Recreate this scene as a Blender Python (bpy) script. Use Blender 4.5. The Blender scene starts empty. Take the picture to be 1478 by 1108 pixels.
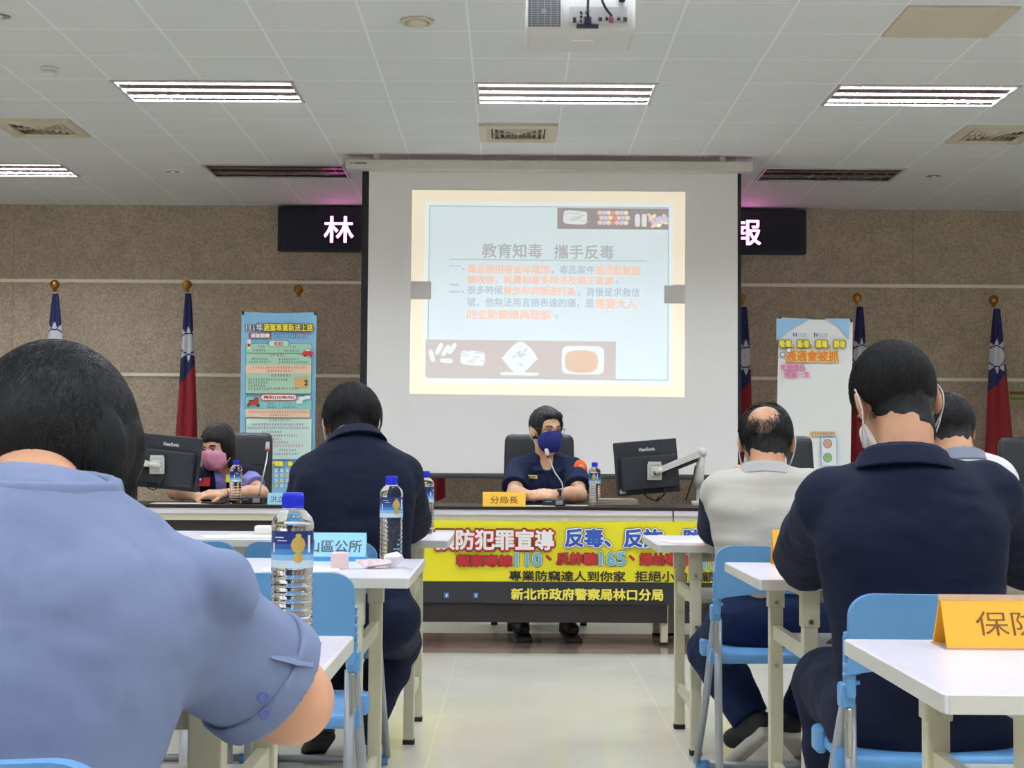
import bpy, bmesh, math, random
import numpy as np
from mathutils import Vector, Matrix

# ------------------------------------------------------------------ camera, world, exposure
SC = bpy.context.scene
F, CX, CY = 2200.0, 739.0, 554.0
TILT, ROLL, EYE = math.atan(103 / F), math.radians(.35), 1.05
cam = bpy.data.cameras.new('camera')
cam.sensor_width = 36.0
cam.lens = F / 1478 * 36.0
cam.clip_start = .05
CAM = bpy.data.objects.new('camera', cam)
SC.collection.objects.link(CAM)
CAMR = Matrix.Rotation(math.pi / 2 + TILT, 3, 'X') @ Matrix.Rotation(ROLL, 3, 'Z')
CAM.matrix_world = Matrix.Translation((0, 0, EYE)) @ CAMR.to_4x4()
SC.camera = CAM
SC.view_settings.view_transform = 'Standard'
SC.view_settings.look = 'None'
SC.view_settings.exposure = 1.42
SC.view_settings.gamma = 1.0
W = bpy.data.worlds.new('world')
SC.world = W
W.use_nodes = True
W.node_tree.nodes['Background'].inputs[0].default_value = (.9, .95, 1, 1)
W.node_tree.nodes['Background'].inputs[1].default_value = .05
SC.cycles.max_bounces = 10
SC.cycles.diffuse_bounces = 5
SC.cycles.transmission_bounces = 10
SC.cycles.sample_clamp_indirect = 6.0
TUBE_POWER = 42.0


def ray(px, py):
    v = Vector(((px - CX) / F, -(py - CY) / F, -1.0))
    return CAMR @ v


def at(px, py, d):
    """World point at horizontal distance d that the photograph shows at (px, py)."""
    r = ray(px, py)
    return r * (d / r.y) + Vector((0, 0, EYE))


def atz(px, py, z):
    r = ray(px, py)
    return r * ((z - EYE) / r.z) + Vector((0, 0, EYE))


# ------------------------------------------------------------------ materials
def lin(c):
    return tuple(((v / 255) / 12.92 if v / 255 < .04045 else ((v / 255 + .055) / 1.055) ** 2.4) for v in c) + (1.0,)


MATS = {}


def mat(name, rgb, rough=.5, metal=0.0, var=0.0, vscale=20.0, bump=0.0, bscale=200.0, stretch=None, emit=0.0,
        trans=0.0, ior=1.45, spec=.5, coat=0.0, sheen=0.0, sss=0.0, bdist=.002):
    if name in MATS:
        return MATS[name]
    m = bpy.data.materials.new(name)
    m.use_nodes = True
    nt = m.node_tree
    N, L = nt.nodes, nt.links
    b = N['Principled BSDF']
    c = lin(rgb)
    b.inputs['Base Color'].default_value = c
    b.inputs['Roughness'].default_value = rough
    b.inputs['Metallic'].default_value = metal
    b.inputs['IOR'].default_value = ior
    b.inputs['Specular IOR Level'].default_value = spec
    b.inputs['Transmission Weight'].default_value = trans
    b.inputs['Coat Weight'].default_value = coat
    b.inputs['Sheen Weight'].default_value = sheen
    if sss:
        b.inputs['Subsurface Weight'].default_value = sss
        b.inputs['Subsurface Radius'].default_value = (.012, .005, .003)
        b.inputs['Subsurface Scale'].default_value = 1.0
    if emit:
        b.inputs['Emission Color'].default_value = c
        b.inputs['Emission Strength'].default_value = emit
    if var or bump:
        tc = N.new('ShaderNodeTexCoord')
        mp = N.new('ShaderNodeMapping')
        L.new(tc.outputs['Object'], mp.inputs['Vector'])
        if stretch:
            mp.inputs['Scale'].default_value = stretch
    if var:
        n = N.new('ShaderNodeTexNoise')
        n.inputs['Scale'].default_value = vscale
        n.inputs['Detail'].default_value = 4
        L.new(mp.outputs['Vector'], n.inputs['Vector'])
        r = N.new('ShaderNodeValToRGB')
        r.color_ramp.elements[0].position = .3
        r.color_ramp.elements[1].position = .7
        r.color_ramp.elements[0].color = tuple(v * (1 - var) for v in c[:3]) + (1,)
        r.color_ramp.elements[1].color = tuple(min(1, v * (1 + var)) for v in c[:3]) + (1,)
        L.new(n.outputs['Fac'], r.inputs['Fac'])
        L.new(r.outputs['Color'], b.inputs['Base Color'])
    if bump:
        n2 = N.new('ShaderNodeTexNoise')
        n2.inputs['Scale'].default_value = bscale
        n2.inputs['Detail'].default_value = 3
        L.new(mp.outputs['Vector'], n2.inputs['Vector'])
        bp = N.new('ShaderNodeBump')
        bp.inputs['Strength'].default_value = bump
        bp.inputs['Distance'].default_value = bdist
        L.new(n2.outputs['Fac'], bp.inputs['Height'])
        L.new(bp.outputs['Normal'], b.inputs['Normal'])
    MATS[name] = m
    return m


def grid_mat(name, rgb, line, px, py, ox, oy, w, rough, axis='XY', var=.04, vscale=3.0, bands=(), fine=0.0, spec=.5, joints='both'):
    """Tiles of px by py (offset ox, oy) with joint lines of width w; bands are (lo, hi, rgb) stripes along the second axis."""
    m = bpy.data.materials.new(name)
    m.use_nodes = True
    nt = m.node_tree
    N, L = nt.nodes, nt.links
    b = N['Principled BSDF']
    b.inputs['Roughness'].default_value = rough
    b.inputs['Specular IOR Level'].default_value = spec
    g = N.new('ShaderNodeNewGeometry')
    s = N.new('ShaderNodeSeparateXYZ')
    L.new(g.outputs['Position'], s.inputs[0])

    def mth(op, a, bb=None):
        n = N.new('ShaderNodeMath')
        n.operation = op
        for i, v in enumerate((a, bb)):
            if v is None:
                continue
            if isinstance(v, (int, float)):
                n.inputs[i].default_value = v
            else:
                L.new(v, n.inputs[i])
        return n.outputs[0]

    def jl(out, p, o):
        q = mth('FRACT', mth('DIVIDE', mth('SUBTRACT', out, o), p))
        q = mth('ABSOLUTE', mth('SUBTRACT', q, .5))
        return mth('GREATER_THAN', q, .5 - w / p / 2)
    A, B = s.outputs[axis[0]], s.outputs[axis[1]]
    parts = []
    if joints in ('both', 'first'):
        parts.append(jl(A, px, ox))
    if joints in ('both', 'second'):
        parts.append(jl(B, py, oy))
    j = parts[0] if len(parts) == 1 else mth('MAXIMUM', parts[0], parts[1])
    n = N.new('ShaderNodeTexNoise')
    n.inputs['Scale'].default_value = vscale
    n.inputs['Detail'].default_value = 6
    L.new(g.outputs['Position'], n.inputs['Vector'])
    r = N.new('ShaderNodeValToRGB')
    c = lin(rgb)
    r.color_ramp.elements[0].position = .3
    r.color_ramp.elements[1].position = .7
    r.color_ramp.elements[0].color = tuple(v * (1 - var) for v in c[:3]) + (1,)
    r.color_ramp.elements[1].color = tuple(min(1, v * (1 + var)) for v in c[:3]) + (1,)
    L.new(n.outputs['Fac'], r.inputs['Fac'])
    col = r.outputs['Color']
    if fine:
        n2 = N.new('ShaderNodeTexNoise')
        n2.inputs['Scale'].default_value = 58
        n2.inputs['Detail'].default_value = 4
        n2.inputs['Roughness'].default_value = .8
        L.new(g.outputs['Position'], n2.inputs['Vector'])
        r2 = N.new('ShaderNodeValToRGB')
        r2.color_ramp.elements[0].position = .35
        r2.color_ramp.elements[1].position = .65
        r2.color_ramp.elements[0].color = (1 - fine,) * 3 + (1,)
        r2.color_ramp.elements[1].color = (1 + fine * .6,) * 3 + (1,)
        L.new(n2.outputs['Fac'], r2.inputs['Fac'])
        mx = N.new('ShaderNodeMix')
        mx.data_type = 'RGBA'
        mx.blend_type = 'MULTIPLY'
        mx.inputs[0].default_value = 1
        L.new(col, mx.inputs[6])
        L.new(r2.outputs['Color'], mx.inputs[7])
        col = mx.outputs[2]

    def mixc(fac, a, rgbv):
        mx = N.new('ShaderNodeMix')
        mx.data_type = 'RGBA'
        L.new(fac, mx.inputs[0])
        L.new(a, mx.inputs[6])
        mx.inputs[7].default_value = lin(rgbv)
        return mx.outputs[2]
    col = mixc(j, col, line)
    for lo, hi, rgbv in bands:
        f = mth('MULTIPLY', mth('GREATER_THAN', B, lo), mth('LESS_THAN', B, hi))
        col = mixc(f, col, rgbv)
    L.new(col, b.inputs['Base Color'])
    MATS[name] = m
    return m


# ------------------------------------------------------------------ mesh helpers
def link(name, me, m=None, parent=None, smooth=None):
    if smooth is not None:
        me.polygons.foreach_set('use_smooth', [bool(smooth)] * len(me.polygons))
    if m is not None:
        for mm in (m if isinstance(m, (list, tuple)) else [m]):
            me.materials.append(mm)
    o = bpy.data.objects.new(name, me)
    SC.collection.objects.link(o)
    if parent is not None:
        o.parent = parent
        o.matrix_parent_inverse = Matrix.Identity(4)
    return o


def obj(name, bm, m, parent=None, smooth=False, world=False):
    """world=True: coordinates were given in world space and the parent sits elsewhere."""
    me = bpy.data.meshes.new(name)
    bmesh.ops.recalc_face_normals(bm, faces=bm.faces)
    bm.to_mesh(me)
    bm.free()
    if world and parent is not None:
        me.transform(wm(parent).inverted())
    if smooth == 'auto':
        o = link(name, me, m, parent, True)
        try:
            me.set_sharp_from_angle(angle=math.radians(38))
        except Exception:
            pass
        return o
    return link(name, me, m, parent, smooth)


def wm(o):
    M = Matrix.LocRotScale(o.location, o.rotation_euler, o.scale)
    return wm(o.parent) @ M if o.parent else M


def tag(o, label, cat, group=None, kind=None):
    o['label'] = label
    if cat:
        o['category'] = cat
    if group:
        o['group'] = group
    if kind:
        o['kind'] = kind
    return o


def thing(name, loc, label, cat, group=None, rz=0.0, rot=None):
    o = bpy.data.objects.new(name, None)
    SC.collection.objects.link(o)
    o.location = loc
    o.rotation_euler = rot if rot else (0, 0, rz)
    o.empty_display_size = .1
    return tag(o, label, cat, group)


def dup(root, loc, rz=None, label=None, group=None):
    def cp(o, p):
        c = o.copy()
        SC.collection.objects.link(c)
        if p is not None:
            c.parent = p
        for ch in list(o.children):
            cp(ch, c)
        return c
    kids = list(root.children)
    r = root.copy()
    SC.collection.objects.link(r)
    for ch in kids:
        cp(ch, r)
    r.location = loc
    if rz is not None:
        r.rotation_euler = (0, 0, rz)
    if label:
        r['label'] = label
    if group:
        r['group'] = group
    return r


def BM():
    return bmesh.new()


def box(bm, c, s, rot=None, bev=0.0, seg=2):
    r = bmesh.ops.create_cube(bm, size=1.0)
    vs = r['verts']
    bmesh.ops.scale(bm, vec=s, verts=vs)
    if bev:
        es = list({e for v in vs for e in v.link_edges})
        rr = bmesh.ops.bevel(bm, geom=es, offset=bev, segments=seg, affect='EDGES', profile=.5)
        vs = list({v for f in rr['faces'] for v in f.verts} | {v for v in vs if v.is_valid})
    if rot is not None:
        bmesh.ops.rotate(bm, cent=(0, 0, 0), matrix=rot, verts=vs)
    bmesh.ops.translate(bm, vec=c, verts=vs)
    return vs


def tube(bm, pts, r, seg=8, cap=True):
    """A round bar along the polyline; r is a number or a list with one radius per point."""
    pts = [Vector(p) for p in pts]
    rs = r if isinstance(r, (list, tuple)) else [r] * len(pts)
    rings = []
    ref = None
    for i, p in enumerate(pts):
        if i == 0:
            t = pts[1] - p
        elif i == len(pts) - 1:
            t = p - pts[i - 1]
        else:
            t = (pts[i + 1] - p).normalized() + (p - pts[i - 1]).normalized()
        t.normalize()
        if ref is None:
            ref = t.orthogonal().normalized()
        ref = (ref - t * ref.dot(t)).normalized()
        bi = t.cross(ref)
        rings.append([bm.verts.new(p + (ref * math.cos(a) + bi * math.sin(a)) * rs[i])
                      for a in (2 * math.pi * k / seg for k in range(seg))])
    for a, b in zip(rings, rings[1:]):
        for k in range(seg):
            bm.faces.new((a[k], a[(k + 1) % seg], b[(k + 1) % seg], b[k]))
    if cap:
        bm.faces.new(rings[0][::-1])
        bm.faces.new(rings[-1])


def curve_pts(pts, n=6):
    """Catmull-Rom through pts."""
    P = [Vector(p) for p in pts]
    P = [P[0] * 2 - P[1]] + P + [P[-1] * 2 - P[-2]]
    out = []
    for i in range(1, len(P) - 2):
        for k in range(n):
            t = k / n
            a, b, c, d = P[i - 1], P[i], P[i + 1], P[i + 2]
            out.append(.5 * ((2 * b) + (c - a) * t + (2 * a - 5 * b + 4 * c - d) * t * t + (3 * b - a - 3 * c + d) * t ** 3))
    out.append(P[-2])
    return out


def lathe(bm, prof, seg=24, M=None, cap=True):
    rings = []
    for r, z in prof:
        rings.append([bm.verts.new((r * math.cos(2 * math.pi * k / seg), r * math.sin(2 * math.pi * k / seg), z)) for k in range(seg)])
    for a, b in zip(rings, rings[1:]):
        for k in range(seg):
            bm.faces.new((a[k], a[(k + 1) % seg], b[(k + 1) % seg], b[k]))
    if cap:
        bm.faces.new(rings[0][::-1])
        bm.faces.new(rings[-1])
    if M is not None:
        bmesh.ops.transform(bm, matrix=M, verts=[v for rr in rings for v in rr])


def prism(bm, poly, y0, y1, axis='Y'):
    """Outline poly [(a, b)] swept from y0 to y1 along an axis (Y: a=x, b=z; X: a=y, b=z; Z: a=x, b=y)."""
    def v(a, b, t):
        return {'Y': (a, t, b), 'X': (t, a, b), 'Z': (a, b, t)}[axis]
    A = [bm.verts.new(v(a, b, y0)) for a, b in poly]
    B = [bm.verts.new(v(a, b, y1)) for a, b in poly]
    n = len(poly)
    bm.faces.new(A)
    bm.faces.new(B[::-1])
    for i in range(n):
        bm.faces.new((A[i], B[i], B[(i + 1) % n], A[(i + 1) % n]))


def quad(bm, a, b, c, d):
    bm.faces.new([bm.verts.new(p) for p in (a, b, c, d)])


# ------------------------------------------------------------------ lettering
_TXT = {}


def glyphs(body, spacing=1.0):
    k = (body, spacing)
    if k not in _TXT:
        c = bpy.data.curves.new('lettering', 'FONT')
        c.body = body
        c.size = 1.0
        c.resolution_u = 3
        c.space_character = spacing
        o = bpy.data.objects.new('lettering', c)
        SC.collection.objects.link(o)
        dg = bpy.context.evaluated_depsgraph_get()
        me = bpy.data.meshes.new_from_object(o.evaluated_get(dg))
        v = np.array([p.co[:2] for p in me.vertices])
        f = [tuple(p.vertices) for p in me.polygons]
        bpy.data.meshes.remove(me)
        bpy.data.objects.remove(o)
        bpy.data.curves.remove(c)
        lo, hi = v.min(0), v.max(0)
        _TXT[k] = ((v - lo) / (hi - lo), f)
    return _TXT[k]


def letter(body, o, ex, ey, m, parent, name='lettering', bold=0.0, lift=.001, spacing=1.0, ring=0):
    """Flat letters that fill the box o, o+ex, o+ey; bold widens the strokes by copies moved by that many metres."""
    v, f = glyphs(body, spacing)
    o, ex, ey = Vector(o), Vector(ex), Vector(ey)
    n = ex.cross(ey).normalized()
    offs = [(0, 0)]
    if bold:
        offs += [(bold * math.cos(a), bold * math.sin(a)) for a in (2 * math.pi * k / (ring or 6) for k in range(ring or 6))]
    ux, uy = ex.normalized(), ey.normalized()
    V, FF = [], []
    for q, (a, b) in enumerate(offs):
        base = len(V)
        d = o + ux * a + uy * b + n * (lift + q * 1e-5)
        V += [tuple(d + ex * x + ey * y) for x, y in v]
        FF += [tuple(i + base for i in p) for p in f]
    me = bpy.data.meshes.new(name)
    me.from_pydata(V, [], FF)
    if parent is not None:
        me.transform(wm(parent).inverted())
    return link(name, me, m, parent)


# ------------------------------------------------------------------ rounded bodies: a distance field meshed by surface nets
_rng = np.random.RandomState(5)
_LAT = _rng.rand(32, 32, 32).astype(np.float32) * 2 - 1


def vnoise(p):
    i = np.floor(p).astype(np.int64)
    f = (p - i).astype(np.float32)
    f = f * f * (3 - 2 * f)
    out = np.zeros(len(p), np.float32)
    for a in (0, 1):
        for b in (0, 1):
            for c in (0, 1):
                w = (f[:, 0] if a else 1 - f[:, 0]) * (f[:, 1] if b else 1 - f[:, 1]) * (f[:, 2] if c else 1 - f[:, 2])
                out += w * _LAT[(i[:, 0] + a) % 32, (i[:, 1] + b) % 32, (i[:, 2] + c) % 32]
    return out


def cone(a, b, ra, rb, k=.03, clip=None, sub=False):
    return dict(t='c', a=np.array(a, float), b=np.array(b, float), ra=ra, rb=rb, k=k, clip=clip, sub=sub)


def ell(c, r, R=None, k=.03, clip=None, sub=False):
    return dict(t='e', c=np.array(c, float), r=np.array(r, float), R=np.array(R if R is not None else np.eye(3), float), k=k, clip=clip, sub=sub)


def rbox(c, h, R=None, rad=.01, k=.01, clip=None, sub=False):
    return dict(t='b', c=np.array(c, float), r=np.array(h, float), R=np.array(R if R is not None else np.eye(3), float), rad=rad, k=k, clip=clip, sub=sub)


def band(c, R, rx, ry, h, th, flare=0.0, k=.004, cut=None):
    """Elliptical ring wall of height h, for collars and cuffs. R's third column is the axis."""
    return dict(t='r', c=np.array(c, float), R=np.array(R, float), rx=rx, ry=ry, h=h, th=th, fl=flare, k=k, clip=cut, sub=False)


def _aabb(o):
    if o['t'] == 'c':
        r = max(o['ra'], o['rb'])
        return np.minimum(o['a'], o['b']) - r, np.maximum(o['a'], o['b']) + r
    if o['t'] == 'r':
        e = np.array([max(o['rx'], o['ry']) + abs(o['fl']) + o['th'] + o['h']] * 3)
    else:
        e = np.abs(o['R']) @ o['r']
    return o['c'] - e, o['c'] + e


def sdf(name, ops, m, parent=None, h=.006, infl=0.0, noise=None, clips=(), smooth=2, origin=None):
    """Meshes the union of ops (in world space). noise: [(amplitude, (fx, fy, fz), seed)]; clips: [(point, outward normal)]."""
    bb = [_aabb(o) for o in ops if not o['sub']]
    pad = abs(infl) + 3 * h + .012
    lo = np.min([b[0] for b in bb], 0) - pad
    hi = np.max([b[1] for b in bb], 0) + pad
    n = np.ceil((hi - lo) / h).astype(int) + 1
    G = np.full(n, .5, np.float32)
    ax = [(lo[i] + h * np.arange(n[i])).astype(np.float32) for i in range(3)]
    for o in ops:
        a, b = _aabb(o)
        mrg = o['k'] + pad
        i0 = np.maximum(np.floor((a - mrg - lo) / h).astype(int), 0)
        i1 = np.minimum(np.ceil((b + mrg - lo) / h).astype(int) + 1, n)
        if (i1 <= i0).any():
            continue
        x = ax[0][i0[0]:i1[0], None, None]
        y = ax[1][None, i0[1]:i1[1], None]
        z = ax[2][None, None, i0[2]:i1[2]]
        if o['t'] == 'c':
            d = o['b'] - o['a']
            L2 = max(float(d @ d), 1e-9)
            t = np.clip(((x - o['a'][0]) * d[0] + (y - o['a'][1]) * d[1] + (z - o['a'][2]) * d[2]) / L2, 0, 1)
            D = np.sqrt((x - o['a'][0] - t * d[0]) ** 2 + (y - o['a'][1] - t * d[1]) ** 2 + (z - o['a'][2] - t * d[2]) ** 2) - (o['ra'] + t * (o['rb'] - o['ra']))
        else:
            R = o['R']
            q = [(x - o['c'][0]) * R[0, j] + (y - o['c'][1]) * R[1, j] + (z - o['c'][2]) * R[2, j] for j in range(3)]
            if o['t'] == 'e':
                r = o['r']
                k0 = np.sqrt((q[0] / r[0]) ** 2 + (q[1] / r[1]) ** 2 + (q[2] / r[2]) ** 2)
                k1 = np.sqrt((q[0] / r[0] ** 2) ** 2 + (q[1] / r[1] ** 2) ** 2 + (q[2] / r[2] ** 2) ** 2)
                D = np.where(k1 < 1e-6, -r.min(), k0 * (k0 - 1) / np.maximum(k1, 1e-6))
            elif o['t'] == 'b':
                r = o['r'] - o['rad']
                w = [np.abs(q[j]) - r[j] for j in range(3)]
                D = np.sqrt(sum(np.maximum(v, 0) ** 2 for v in w)) + np.minimum(np.maximum(np.maximum(w[0], w[1]), w[2]), 0) - o['rad']
            else:
                e = np.sqrt(q[0] ** 2 + (q[1] * o['rx'] / o['ry']) ** 2) * min(1, o['ry'] / o['rx'])
                rr = (o['rx'] + o['fl'] * (.5 - q[2] / o['h'])) * min(1, o['ry'] / o['rx'])
                D = np.maximum(np.abs(e - rr) - o['th'] / 2, np.abs(q[2]) - o['h'] / 2)
        if o['clip'] is not None:
            cl = o['clip'] if isinstance(o['clip'], list) else [o['clip']]
            for p, nn in cl:
                nn = np.array(Vector(nn).normalized())
                p = np.array(p, float)
                D = np.maximum(D, (x - p[0]) * nn[0] + (y - p[1]) * nn[1] + (z - p[2]) * nn[2])
        D = D.astype(np.float32)
        S = G[i0[0]:i1[0], i0[1]:i1[1], i0[2]:i1[2]]
        k = o['k']
        if o['sub']:
            D = -D + infl
            hh = np.maximum(k - np.abs(S - D), 0) / k
            S[...] = np.maximum(S, D) + hh * hh * k * .25
        else:
            D = D - infl
            hh = np.maximum(k - np.abs(S - D), 0) / k
            S[...] = np.minimum(S, D) - hh * hh * k * .25
    for p, nn in clips:
        nn = np.array(Vector(nn).normalized())
        p = np.array(p, float)
        pl = (ax[0][:, None, None] - p[0]) * nn[0] + (ax[1][None, :, None] - p[1]) * nn[1] + (ax[2][None, None, :] - p[2]) * nn[2]
        G = np.maximum(G, pl.astype(np.float32))
    if noise:
        idx = np.argwhere(np.abs(G) < .03)
        pw = lo + idx * h
        dv = np.zeros(len(idx), np.float32)
        for amp, fr, seed in noise:
            dv += amp * vnoise(pw * np.array(fr) + seed * 7.31)
        G[idx[:, 0], idx[:, 1], idx[:, 2]] += dv
    me = nets(name, G, lo, h, smooth)
    if parent is not None:
        me.transform(wm(parent).inverted())
    if origin is not None:
        me.transform(Matrix.Translation(-Vector(origin)))
    o = link(name, me, m, parent, True)
    if origin is not None:
        o.location = origin
    return o


def nets(name, G, lo, h, smooth):
    ins = G < 0
    nx, ny, nz = G.shape
    cnt = np.zeros((nx - 1, ny - 1, nz - 1), np.int8)
    for a in (0, 1):
        for b in (0, 1):
            for c in (0, 1):
                cnt += ins[a:nx - 1 + a, b:ny - 1 + b, c:nz - 1 + c]
    act = (cnt > 0) & (cnt < 8)
    cells = np.argwhere(act)
    vid = np.full(act.shape, -1, np.int64)
    vid[act] = np.arange(len(cells))
    acc = np.zeros((len(cells), 3), np.float64)
    num = np.zeros(len(cells), np.float64)
    cor = [(0, 0, 0), (1, 0, 0), (0, 1, 0), (1, 1, 0), (0, 0, 1), (1, 0, 1), (0, 1, 1), (1, 1, 1)]
    val = [G[cells[:, 0] + c[0], cells[:, 1] + c[1], cells[:, 2] + c[2]] for c in cor]
    for i, j in ((0, 1), (2, 3), (4, 5), (6, 7), (0, 2), (1, 3), (4, 6), (5, 7), (0, 4), (1, 5), (2, 6), (3, 7)):
        s = (val[i] < 0) != (val[j] < 0)
        t = np.where(s, val[i] / np.where(s, val[i] - val[j], 1), 0)
        ci, cj = np.array(cor[i]), np.array(cor[j])
        acc += np.where(s[:, None], ci + t[:, None] * (cj - ci), 0)
        num += s
    V = cells + acc / np.maximum(num, 1)[:, None]
    quads = []
    for ax_ in range(3):
        sl0 = [slice(None)] * 3
        sl1 = [slice(None)] * 3
        sl0[ax_] = slice(0, -1)
        sl1[ax_] = slice(1, None)
        e = ins[tuple(sl0)] != ins[tuple(sl1)]
        p = np.argwhere(e)
        u, w = (ax_ + 1) % 3, (ax_ + 2) % 3
        ok = (p[:, u] > 0) & (p[:, w] > 0) & (p[:, u] < G.shape[u] - 1) & (p[:, w] < G.shape[w] - 1)
        p = p[ok]
        fl = ins[p[:, 0], p[:, 1], p[:, 2]]

        def vv(du, dw):
            q = p.copy()
            q[:, u] += du
            q[:, w] += dw
            return vid[q[:, 0], q[:, 1], q[:, 2]]
        Q = np.stack([vv(-1, -1), vv(0, -1), vv(0, 0), vv(-1, 0)], 1)
        Q[~fl] = Q[~fl][:, ::-1]
        quads.append(Q)
    Q = np.concatenate(quads)
    Q = Q[(Q >= 0).all(1)]
    for _ in range(smooth):
        sm = np.zeros_like(V)
        c = np.zeros(len(V))
        for a in range(4):
            for b in ((a + 1) % 4, (a + 3) % 4):
                c += np.bincount(Q[:, a], minlength=len(V))
                for d in range(3):
                    sm[:, d] += np.bincount(Q[:, a], weights=V[Q[:, b], d], minlength=len(V))
        V = V * .5 + .5 * sm / np.maximum(c, 1)[:, None]
    V = lo + V * h
    me = bpy.data.meshes.new(name)
    me.vertices.add(len(V))
    me.vertices.foreach_set('co', V.astype(np.float32).ravel())
    me.loops.add(len(Q) * 4)
    me.loops.foreach_set('vertex_index', Q.astype(np.int32).ravel())
    me.polygons.add(len(Q))
    me.polygons.foreach_set('loop_start', np.arange(0, len(Q) * 4, 4, dtype=np.int32))
    me.polygons.foreach_set('loop_total', np.full(len(Q), 4, np.int32))
    me.update(calc_edges=True)
    me.validate()
    return me

# ------------------------------------------------------------------ shared materials
ceil_m = grid_mat('ceiling_tiles', (214, 215, 214), (232, 233, 232), .585, .577, -2.595, 9.7, .014, .75, 'XY', .02, 2.0)
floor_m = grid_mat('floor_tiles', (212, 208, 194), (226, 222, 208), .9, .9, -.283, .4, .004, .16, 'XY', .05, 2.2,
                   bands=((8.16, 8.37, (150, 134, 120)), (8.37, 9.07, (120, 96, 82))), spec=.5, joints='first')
gran_m = grid_mat('granite_wall', (182, 164, 140), (150, 134, 114), 1.74, 9, -4.83, 0, .008, .6, 'XZ', .09, 5.0, fine=.42, joints='first')
paint = mat('wall_paint', (206, 202, 194), .8, var=.02, vscale=3)
trim_m = mat('groove_strip', (238, 228, 208), .5, var=.03)
cream = mat('cream_steel', (200, 195, 168), .42, var=.03, vscale=8, bump=.05, bscale=300)
lam = mat('white_laminate', (222, 216, 224), .28, var=.012, vscale=4, spec=.5)
lam_edge = mat('desk_edging', (206, 202, 190), .45, var=.02)
steel = mat('bright_steel', (178, 178, 172), .28, metal=1)
brass_brown = mat('folding_brace_steel', (128, 106, 74), .4, metal=.7, var=.1, vscale=30)
rubber = mat('black_rubber', (26, 25, 24), .7, var=.05)
blue = mat('sky_blue_plastic', (92, 146, 194), .38, var=.03, vscale=6, bump=.05, bscale=400)
grey_tube = mat('grey_tube', (158, 160, 164), .35, metal=.35, var=.03)
leather = mat('black_leather', (34, 36, 40), .42, var=.12, vscale=14, bump=.15, bscale=160)
dark_wood = mat('dark_laminate', (52, 42, 38), .6, spec=.15, var=.12, vscale=6, stretch=(1, 14, 14))
panel_m = mat('dark_panel', (44, 38, 38), .45, var=.1, vscale=5)
black_pl = mat('black_plastic', (30, 31, 34), .42, var=.06, bump=.06, bscale=500)
mon_m = mat('monitor_plastic', (40, 44, 50), .45, var=.06, bump=.08, bscale=500)
white_pl = mat('white_enamel', (214, 212, 206), .35, var=.02)
beige_pl = mat('beige_plastic', (196, 188, 164), .5, var=.03)
gold = mat('gold_ball', (176, 122, 52), .3, metal=1)
white_ink = mat('white_ink', (228, 228, 226), .6)
black_ink = mat('black_ink', (34, 30, 28), .6)
paper = mat('white_paper', (228, 224, 218), .8, var=.02)

# ------------------------------------------------------------------ the setting
CEIL, WALL = 3.45, 14.68


def struct(name, bm, m, smooth=False):
    o = obj(name, bm, m, None, smooth)
    o['kind'] = 'structure'
    return o


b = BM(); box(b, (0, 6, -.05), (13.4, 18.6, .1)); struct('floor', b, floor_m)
b = BM(); box(b, (0, 6, CEIL + .26), (13.4, 18.6, .1)); struct('ceiling_deck', b, paint)
# the tiled ceiling is cut open where fittings sit
OPEN = []
COLS = (-4.93, -2.595, -.243, 2.1, 4.44)
ROWS = (9.72, 6.83, 3.95, 1.07, -1.8)  # rows after the first are unseen, kept for light; last one added for more
LW, LD = 1.165, .565
for y in ROWS:
    for x in COLS:
        OPEN.append((x, y, x + LW, y + LD))
FRONT = ((-4.93, 12.57), (-2.585, 12.57), (2.1, 12.57))
for x, y in FRONT:
    OPEN.append((x, y, x + LW, y + LD))
xs = sorted({-6.6, 6.6} | {v for o in OPEN for v in (round(o[0], 4), round(o[2], 4))})
ys = sorted({-3.2, 15.2} | {v for o in OPEN for v in (round(o[1], 4), round(o[3], 4))})
b = BM()
for i in range(len(xs) - 1):
    for j in range(len(ys) - 1):
        mx, my = (xs[i] + xs[i + 1]) / 2, (ys[j] + ys[j + 1]) / 2
        if any(o[0] < mx < o[2] and o[1] < my < o[3] for o in OPEN):
            continue
        quad(b, (xs[i], ys[j], CEIL), (xs[i], ys[j + 1], CEIL), (xs[i + 1], ys[j + 1], CEIL), (xs[i + 1], ys[j], CEIL))
bmesh.ops.remove_doubles(b, verts=b.verts, dist=1e-4)
r = bmesh.ops.extrude_face_region(b, geom=b.faces[:])
bmesh.ops.translate(b, vec=(0, 0, .018), verts=[v for v in r['geom'] if isinstance(v, bmesh.types.BMVert)])
struct('ceiling', b, ceil_m)
b = BM(); box(b, (0, WALL + .1, 1.85), (13.4, .2, 3.7)); struct('wall_front', b, gran_m)
b = BM(); box(b, (0, -3.1, 1.85), (13.4, .2, 3.7)); struct('wall_rear', b, paint)
b = BM(); box(b, (-6.6, 6, 1.85), (.2, 18.6, 3.7)); struct('wall_left', b, paint)
b = BM(); box(b, (6.6, 6, 1.85), (.2, 18.6, 3.7)); struct('wall_right', b, paint)
for i, z in enumerate((2.709, 1.806, .9)):
    b = BM(); box(b, (0, WALL - .006, z), (13.0, .02, .032)); struct('trim_%d' % (i + 1), b, trim_m)

# ------------------------------------------------------------------ ceiling lights
tube_on = mat('lit_tube', (232, 242, 255), .5, emit=TUBE_POWER)
tube_off = mat('unlit_tube', (190, 188, 184), .3)
refl = mat('light_reflector', (214, 212, 210), .25, metal=.6)
refl_d = mat('dark_reflector', (84, 66, 66), .4)
lframe = mat('light_frame', (186, 184, 178), .4)


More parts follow.
